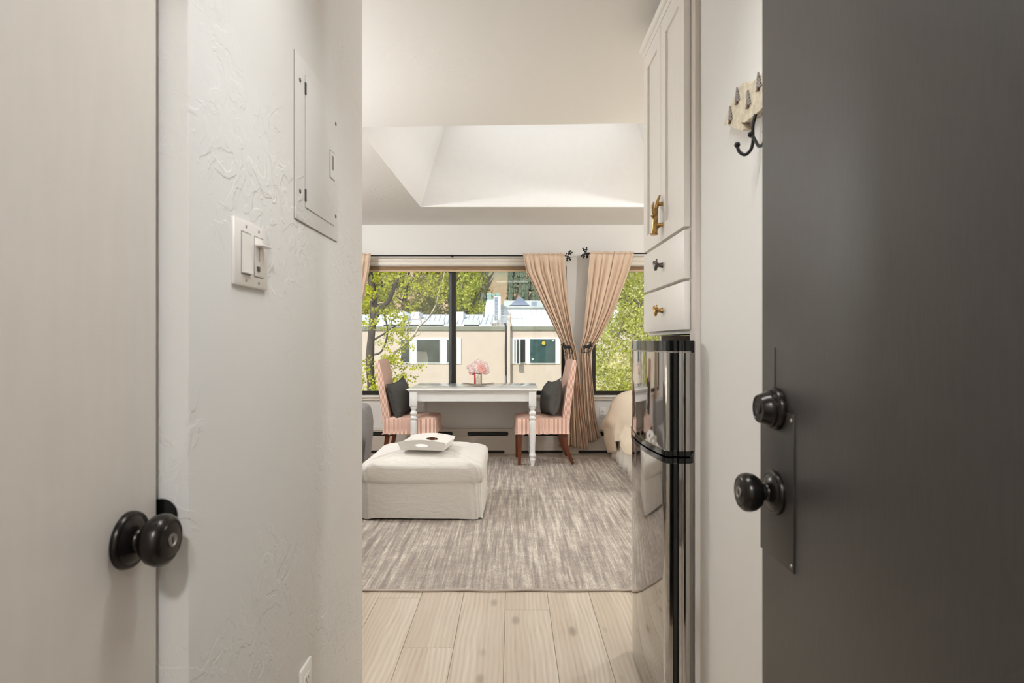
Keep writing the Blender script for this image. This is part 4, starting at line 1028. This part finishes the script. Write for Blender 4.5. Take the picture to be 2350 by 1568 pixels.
# ------------------------------------------------------------------ outdoors
gd = struct(obj('ground', box(BM(), -90, 90, 7.5, 62, -7.2, -6.5), 'ground'), 'grassy ground below the windows', 'ground')
FY = 23.0
def pb(name, par, mat, x0, x1, y0, y1, Y=FY, depth=0.1, proud=0.0, bev=0):
    a, c = P(x0, y0, Y), P(x1, y1, Y); return bpart(name, par, mat, a.x, c.x, Y-proud, Y-proud+depth, a.z, c.z, bev=bev)
bl = thing('apartment_building', 'beige stucco building with white flat roof across the way', 'building', (XX(1050, FY), FY+4, -6.5))
bpart('wall', bl, 'stucco', XX(560, FY), XX(1520, FY), FY, FY+9, -6.5, ZZ(757, FY))
pb('fascia', bl, 'fascia', 560, 1520, 749.5, 757.5, proud=0.07, depth=9.3)
pb('pilaster', bl, 'stucco', 1163.5, 1171, 740, 1000, proud=0.25, depth=0.3)
def awin(x0, x1, y0, y1, mat, frame='out_white', fw=2.0, proud=0.06):
    f = pb('window', bl, frame, x0, x1, y0, y1, proud=proud, depth=0.08)
    pb('pane', f, mat, x0+fw, x1-fw, y0+fw, y1-fw, proud=proud+0.02, depth=0.05); return f
pb('window_surround', bl, 'out_white', 918, 1058, 776.5, 835, proud=0.04)
awin(919, 942, 778, 833, 'out_glass'); awin(955, 1011, 778, 833.5, 'out_glass'); awin(1024, 1048, 778, 833, 'out_glass')
pb('window_surround', bl, 'out_white', 1171.5, 1285, 776, 835, proud=0.04)
f = awin(1178.5, 1207, 777, 834, 'out_dark')
pb('open_sash', f, 'out_white', 1183, 1194, 776.5, 835.5, proud=0.35, depth=0.06); pb('sash_glass', f, 'out_glass', 1185.5, 1191, 779, 833, proud=0.37, depth=0.05)
f = awin(1214.5, 1276, 776.5, 834.5, 'out_glass_teal')
c = P(1247.5, 788, FY-0.09)
part('sticker', f, 'sticker_ring', None, box, c.x-0.09, c.x+0.09, c.y-0.012, c.y, c.z-0.10, c.z+0.10)
part('sticker_disc', f, 'sticker', None, lathe, [(0.075, 0), (0.075, 0.006), (0, 0.006)], (c.x, c.y-0.012, c.z), '-Y', 20)
pb('paper', f, 'sticker_pale', 1266.5, 1271.5, 780, 784, proud=0.10, depth=0.01); pb('paper', f, 'sticker_pale', 1220, 1224.5, 822, 826, proud=0.10, depth=0.01)
b = BM()
for dx in (0, 1.6, 3.0): tube(b, smooth_path([P(1158+dx, 742, FY-0.1), P(1161+dx*0.3, 760, FY-0.1), P(1159.5+dx, 800, FY-0.1), P(1160+dx*0.7, 850, FY-0.1), P(1160+dx, 885, FY-0.1)]), 0.022, 6)
obj('cable', b, 'cable', bl)
pb('downpipe', bl, 'metal_blue', 1158.5, 1162, 862, 1000, proud=0.12, depth=0.1)
# what stands on the roof
def rb(name, mat, x0, x1, y0, y1, Y, depth, bev=0): return pb(name, bl, mat, x0, x1, y0, y1, Y=Y, depth=depth, bev=bev)
rb('roof_deck', 'roof_white', 700, 1190, 748, 751, FY+0.6, 8)
rb('parapet', 'roof_grey', 880, 1019, 737, 750, FY+1.0, 0.3); rb('parapet', 'roof_grey', 1064, 1100, 735, 750, FY+1.0, 0.3)
b = BM(); Yr = FY+3
pyr(b, [P(690, 745, Yr-2), P(1128, 745, Yr-2), P(1128, 722, Yr+2.5), P(690, 722, Yr+2.5), P(690, 750, Yr-2), P(1128, 750, Yr-2), P(1128, 726, Yr+2.6), P(690, 726, Yr+2.6)])
rf = obj('roof', b, 'roof_white', bl)
for i in range(22):
    x = 900+i*11; 
    tube_pts = [P(x-6, 744.6, Yr-2), P(x+2, 721.8, Yr+2.5)]
    part('seam', rf, 'roof_grey', None, tube, tube_pts, 0.02, 4)
rb('vent_box', 'roof_white', 1046, 1063, 716, 735, FY+3, 1.2); rb('vent_box', 'roof_white', 944, 962, 716, 732, FY+3, 1.0)
b = BM(); plate(b, [(886, 740), (886, 722), (908, 709.5), (930, 722), (930, 740)], [], lambda u, v, d: P(u, v, FY+2)+Vector((0, d, 0)), 0, 3.0); obj('gable', b, 'out_white', bl)
part('vent_pipe', bl, 'fascia', 50, tube, [P(1110, 727, FY+2.5), P(1110, 714, FY+2.5)], 0.04, 8)
# white block behind with chimney, railing and pyramid skylight
BY = 31.0
b2 = thing('white_roof_block', 'white rooftop block with pyramid skylight behind the beige building', 'building', (XX(1230, BY), BY+3, -6.5))
def qb(name, mat, x0, x1, y0, y1, Y=BY, depth=0.2): return pb(name, b2, mat, x0, x1, y0, y1, Y=Y, depth=depth)
pl_ = P(1150, 706, BY); pr_ = P(1420, 706, BY)
bpart('wall', b2, 'out_white', pl_.x, pr_.x, BY, BY+6, -6.5, pl_.z)
qb('parapet_cap', 'roof_grey', 1148, 1420, 702.5, 706, BY-0.1, 6.3)
for i in range(18): qb('panel_seam', 'roof_grey', 1170+i*12, 1170.5+i*12, 707, 722, BY-0.02, 0.03)
qb('upper_wall', 'roof_grey', 1156, 1420, 690, 703, BY+3.2, 0.3)
b = BM(); a, c, ap = P(1168, 702.5, BY+0.5), P(1217, 702.5, BY+0.5), P(1193, 680, BY+1.0)
vs_ = [b.verts.new(p) for p in (a, c, c+Vector((0, 1.1, 0)), a+Vector((0, 1.1, 0)))]; t_ = b.verts.new(ap); b.faces.new(vs_)
for i in range(4): b.faces.new((vs_[i], vs_[(i+1) % 4], t_))
obj('pyramid_skylight', b, 'metal_blue', b2); qb('skylight_curb', 'cable', 1169, 1216, 700.5, 703, BY+0.45, 0.1)
qb('roof_hatch', 'metal_blue', 1220.5, 1232, 692.5, 703, BY+0.5, 0.7)
b = BM(); a = P(1107, 742, BY-1.5); c = P(1146, 742, BY-1.5); u0, u1 = P(1117, 688, BY-1.0), P(1142, 688, BY-1.0)
pyr(b, [a, c, c+Vector((0, 1.2, 0)), a+Vector((0, 1.2, 0)), u0, u1, u1+Vector((0, 0.5, 0)), u0+Vector((0, 0.5, 0))]); ch = obj('chimney', b, 'out_white', b2)
for x0, x1, y0, y1 in ((1117, 1129, 672, 679), (1118, 1128, 680, 686), (1137, 1148, 672, 679), (1128, 1138, 675, 679), (1119, 1146, 686, 689)):
    p, q = P(x0, y0, BY-1.0), P(x1, y1, BY-1.0); part('chimney_cap', ch, 'copper_green', None, box, p.x, q.x, p.y, p.y+0.4, p.z, q.z)
gz = qb('glazed_bay', 'out_white', 1133, 1149, 680, 735, BY-2.2, 0.4)
for k in range(6): pb('pane', gz, 'metal_blue', 1135, 1142.5, 682+8.8*k, 689.6+8.8*k, Y=BY-2.23, depth=0.05)
for k in range(5): qb('stacked_louver', 'roof_grey', 1150, 1156, 699+7*k, 702.5+7*k, BY-1.8, 0.3)
rl = qb('railing', 'roof_grey', 1124, 1200, 724, 725, BY-2.6, 0.05)
pb('rail', rl, 'roof_grey', 1124, 1200, 730, 730.8, Y=BY-2.6, depth=0.05)
for k in range(26): pb('baluster', rl, 'roof_grey', 1124+3*k, 1124.9+3*k, 725, 750, Y=BY-2.6, depth=0.05)
for i, (r, h) in enumerate([(0, 0)]):
    c = P(1169.5, 752, FY+0.4); sft = FY/F
    part('post_finial', bl, 'stucco', 45, lathe, [(5*sft, 0), (5*sft, 10*sft), (2.6*sft, 11*sft), (3.6*sft, 20*sft), (4.6*sft, 22*sft), (4.2*sft, 26*sft), (2.0*sft, 29*sft), (2.6*sft, 32*sft), (1*sft, 35*sft), (0, 36*sft)], c, 'Z', 14)

# hillside
def hz(x, y): return -6.5+max(0, y-50)*0.62+2.5*math.sin(x*0.06)+1.5*math.sin(y*0.09+x*0.03)
b = BM(); grid(b, 60, 40, lambda u, v: (-110+220*u, 50+110*v, hz(-110+220*u, 50+110*v)-(2 if v == 0 else 0)))
struct(obj('hillside', b, 'hill', smooth=60), 'dry brown hillside rising behind the buildings', 'hill')
def conifer_mesh(seed):
    r = random.Random(seed); b = BM(); n = 9
    for k in range(6):
        z0 = 0.10+0.15*k; R = 0.20*(1-k/6.6); tip = b.verts.new((0, 0, z0+0.26))
        ring_ = [b.verts.new((R*(1 if i % 2 else 0.62)*r.uniform(0.8, 1.1)*math.cos(2*math.pi*i/(2*n)), R*(1 if i % 2 else 0.62)*math.sin(2*math.pi*i/(2*n)), z0+r.uniform(-.02, .02))) for i in range(2*n)]
        for i in range(2*n): b.faces.new((ring_[i], ring_[(i+1) % (2*n)], tip))
    tube(b, [(0, 0, -0.05), (0, 0, 0.3)], 0.02, 5)
    me = bpy.data.meshes.new('conifer'); b.to_mesh(me); b.free(); me.materials.append(MATS['conifer']); return me
cm = [conifer_mesh(i) for i in range(3)]; r = random.Random(4)
cnt = 0; spots = []
for tries in range(6000):
    if cnt >= 290: break
    px = r.uniform(1040, 1310); y = r.uniform(61, 86); x = XX(px, y); s = r.uniform(3.2, 5.6)
    if 1116 < px < 1160 or any(math.hypot(x-q[0], y-q[1]) < 0.102*(s+q[2]) for q in spots): continue
    spots.append((x, y, s))
    o = bpy.data.objects.new('conifer', cm[cnt % 3]); COL.objects.link(o)
    o.location = (x, y, hz(x, y)-0.3); o.scale = (s*0.5, s*0.5, s); o.rotation_euler = (0, 0, r.uniform(0, 6.28))
    tag(o, 'small dark conifer growing on the far hillside', 'tree', 'conifers on the hillside'); cnt += 1

# broadleaf trees
def leaves(name, centers, radii, n, size, mat, parent, seed, drop=0.0):
    g = np.random.default_rng(seed); C = np.array(centers, float); R = np.array(radii, float)
    wgt = R[:, 0]*R[:, 1]+1e-6; idx = g.choice(len(C), n, p=wgt/wgt.sum())
    d = g.normal(size=(n, 3)); d /= np.linalg.norm(d, axis=1)[:, None]; d *= (g.random(n)**0.45)[:, None]
    p = C[idx]+d*R[idx]
    a = g.normal(size=(n, 3)); a[:, 2] -= drop; a /= np.linalg.norm(a, axis=1)[:, None]
    q = g.normal(size=(n, 3)); q -= (q*a).sum(1)[:, None]*a; q /= np.linalg.norm(q, axis=1)[:, None]
    s = size*g.uniform(0.6, 1.35, n)[:, None]
    V = np.stack([p, p+a*s*0.5+q*s*0.32, p+a*s, p+a*s*0.5-q*s*0.32], 1).reshape(-1, 3)
    me = bpy.data.meshes.new(name); me.vertices.add(4*n); me.vertices.foreach_set('co', V.ravel().astype(np.float32))
    me.loops.add(4*n); me.loops.foreach_set('vertex_index', np.arange(4*n, dtype=np.int32))
    me.polygons.add(n); me.polygons.foreach_set('loop_start', np.arange(0, 4*n, 4, dtype=np.int32)); me.update(calc_edges=True)
    o = link(name, me, mat, parent); o['kind'] = 'stuff'; return o
def limbs(par, paths, mat='bark'):
    for pts, r0, r1 in paths:
        sp = smooth_path(pts, 4); n = len(sp)-1
        part('branch', par, mat, 60, tube, sp, [r0+(r1-r0)*i/n for i in range(n+1)], 7)
# near tree at the left window
NY = 9.6
Q = lambda *a: [P(x, y, NY+(z[0] if z else 0)) for x, y, *z in a]
t = thing('maple_tree', 'dark trunked tree with sparse yellow-green leaves close to the table window', 'tree', tuple(P(850, 784, NY).xy)+(-6.5,))
tp = P(850, 1000, NY)
part('trunk', t, 'bark', 60, tube, smooth_path([(tp.x+0.1, NY, -6.5), (tp.x+0.05, NY, -3), tp]+Q((853, 905), (849, 830), (853, 760), (858, 705), (853, 650), (846, 612), (838, 540), (842, 440))), [0.085]*16+[0.066]*8+[0.058]*12+[0.05]*8+[0.04]*9, 9)
limbs(t, [(Q((862, 728), (880, 703), (893, 690), (904, 662), (918, 628), (932, 580), (940, 500)), 0.042, 0.02), (Q((851, 652), (843, 632), (836, 600)), 0.03, 0.02),
          (Q((855, 782), (882, 766), (905, 750), (932, 737)), 0.018, 0.008), (Q((852, 815), (872, 810), (884, 790), (889, 760), (884, 730), (872, 705), (852, 682), (830, 660)), 0.016, 0.01),
          (Q((905, 662), (890, 640), (880, 610)), 0.016, 0.008)])
limbs(t, [(Q((852, 880), (868, 850), (884, 832), (908, 808), (926, 793), (948, 773), (960, 752), (970, 742), (985, 727), (1000, 700), (1008, 668), (1017, 640), (1024, 600)), 0.026, 0.006),
          (Q((968, 745), (965, 730), (962, 722), (968, 714)), 0.010, 0.004), (Q((948, 773), (962, 768), (966, 762)), 0.010, 0.005), (Q((930, 790), (932, 760), (945, 735), (953, 715)), 0.009, 0.004),
          (Q((886, 830), (905, 838), (926, 841), (943, 833), (952, 828), (960, 838)), 0.009, 0.003), (Q((900, 850), (915, 835), (930, 825)), 0.007, 0.003), (Q((905, 880), (930, 868), (945, 855)), 0.007, 0.003),
          (Q((1000, 700), (1008, 702), (1020, 700)), 0.007, 0.003), (Q((862, 700), (880, 695), (895, 720), (892, 745)), 0.009, 0.004), (Q((850, 900), (868, 870), (900, 860), (930, 870)), 0.008, 0.003)], 'bark_pale')
cs = []; rs = []; r = random.Random(9)
for px, py, w_, h_, k in ((880, 770, 34, 60, 26), (915, 790, 30, 45, 20), (925, 745, 22, 25, 9), (870, 860, 36, 40, 26), (905, 835, 25, 30, 8), (915, 890, 24, 30, 10), (945, 860, 25, 20, 4), (845, 880, 22, 40, 14), (850, 640, 25, 40, 16), (880, 625, 50, 20, 20), (838, 700, 14, 50, 14), (930, 880, 25, 20, 5), (930, 645, 100, 26, 46), (1000, 680, 40, 30, 8), (900, 690, 50, 25, 14)):
    for i in range(k): c = P(px+r.uniform(-1, 1)*w_, py+r.uniform(-1, 1)*h_, NY+r.uniform(-0.5, 0.6)); cs.append(c); rs.append((0.075, 0.075, 0.065))
leaves('foliage', cs, rs, 4300, 0.048, 'leaf_yellow', t, 1, 0.5)
# dense tree at the right window
TYr = 9.4
t = thing('ash_tree', 'dense bright green tree filling the view through the bed window', 'tree', (2.6, TYr, -6.5))
Q2 = lambda *a: [P(x, y, TYr) for x, y in a]
part('trunk', t, 'bark', 60, tube, smooth_path([(2.9, TYr+0.6, -6.5), (2.85, TYr+0.6, -2), (2.75, TYr+0.5, 1.0), (2.5, TYr+0.5, 4.0)]), [0.16]*6+[0.12]*4+[0.09]*3+[0.05]*6, 9)
limbs(t, [(Q2((1520, 745), (1490, 720), (1468, 700), (1450, 684), (1442, 680)), 0.035, 0.012), (Q2((1540, 760), (1490, 748), (1465, 750), (1445, 751)), 0.028, 0.010), (Q2((1500, 800), (1440, 760), (1420, 765)), 0.012, 0.004), (Q2((1530, 830), (1470, 838), (1425, 848), (1400, 868)), 0.014, 0.004), (Q2((1450, 684), (1430, 685), (1410, 690)), 0.008, 0.003), (Q2((1510, 640), (1470, 700), (1430, 740), (1415, 790)), 0.010, 0.004)])
cs = []; rs = []; r = random.Random(3)
for i in range(240): c = P(r.uniform(1350, 1640), r.uniform(480, 960), TYr+r.uniform(-0.5, 1.3)); cs.append(c); rs.append((0.26, 0.30, 0.17))
leaves('foliage', cs, rs, 36000, 0.050, 'leaf_green', t, 2, 0.4)
def far_tree(name, label, px, py, Y, rx, rz, n, size, mat, seed, trunkw=0.14):
    c = P(px, py, Y); t = thing(name, label, 'tree', (c.x, Y, -6.5))
    part('trunk', t, 'bark', 60, tube, smooth_path([(c.x, Y, -6.5), (c.x+0.2, Y, c.z-rz*0.6), (c.x, Y, c.z+rz*0.3)]), [trunkw]*6+[trunkw*0.5]*7, 8)
    r = random.Random(seed)
    for k in range(7):
        a = r.uniform(0, 6.28); part('branch', t, 'bark', 60, tube, [(c.x, Y, c.z-rz*0.5+0.1*k), (c.x+rx*0.5*math.cos(a), Y+rx*0.3*math.sin(a), c.z+rz*r.uniform(-.2, .3)), (c.x+rx*0.85*math.cos(a), Y+rx*0.5*math.sin(a), c.z+rz*r.uniform(0, .7))], [trunkw*0.4, trunkw*0.25, 0.02], 6)
    cs = []; rs = []
    for i in range(60):
        a, q, s = r.uniform(0, 6.28), r.uniform(-0.9, 1), r.random()**0.4
        w_ = math.sqrt(max(0, 1-q*q)); cs.append((c.x+rx*s*w_*math.cos(a), Y+rx*0.7*s*w_*math.sin(a), c.z+rz*q*0.9)); rs.append((rx*0.26, rx*0.26, rz*0.18))
    leaves('foliage', cs, rs, n, size, mat, t, seed)
far_tree('willow_tree', 'olive green tree over the white roof behind the bare branches', 925, 640, 37, 2.7, 3.6, 14000, 0.20, 'leaf_olive', 21)
far_tree('willow_tree', 'olive green tree against the tall window mullion', 1030, 640, 42, 2.6, 3.6, 9000, 0.20, 'leaf_olive', 22)
far_tree('poplar_tree', 'bright green bushy tree beside the white chimney', 1078, 690, 36, 1.0, 2.6, 5000, 0.16, 'leaf_bright', 23)
far_tree('poplar_tree', 'bright green tree standing past the far end of the beige building', 790, 640, 46, 3.8, 5.0, 12000, 0.18, 'leaf_bright', 24)
far_tree('linden_tree', 'green tree standing behind the dense tree at the bed window', 1560, 760, 16.5, 2.6, 3.4, 9000, 0.12, 'leaf_green', 25)
far_tree('linden_tree', 'green tree beyond the end of the white rooftop block', 1400, 650, 48, 4.5, 5.0, 6000, 0.22, 'leaf_bright', 26)
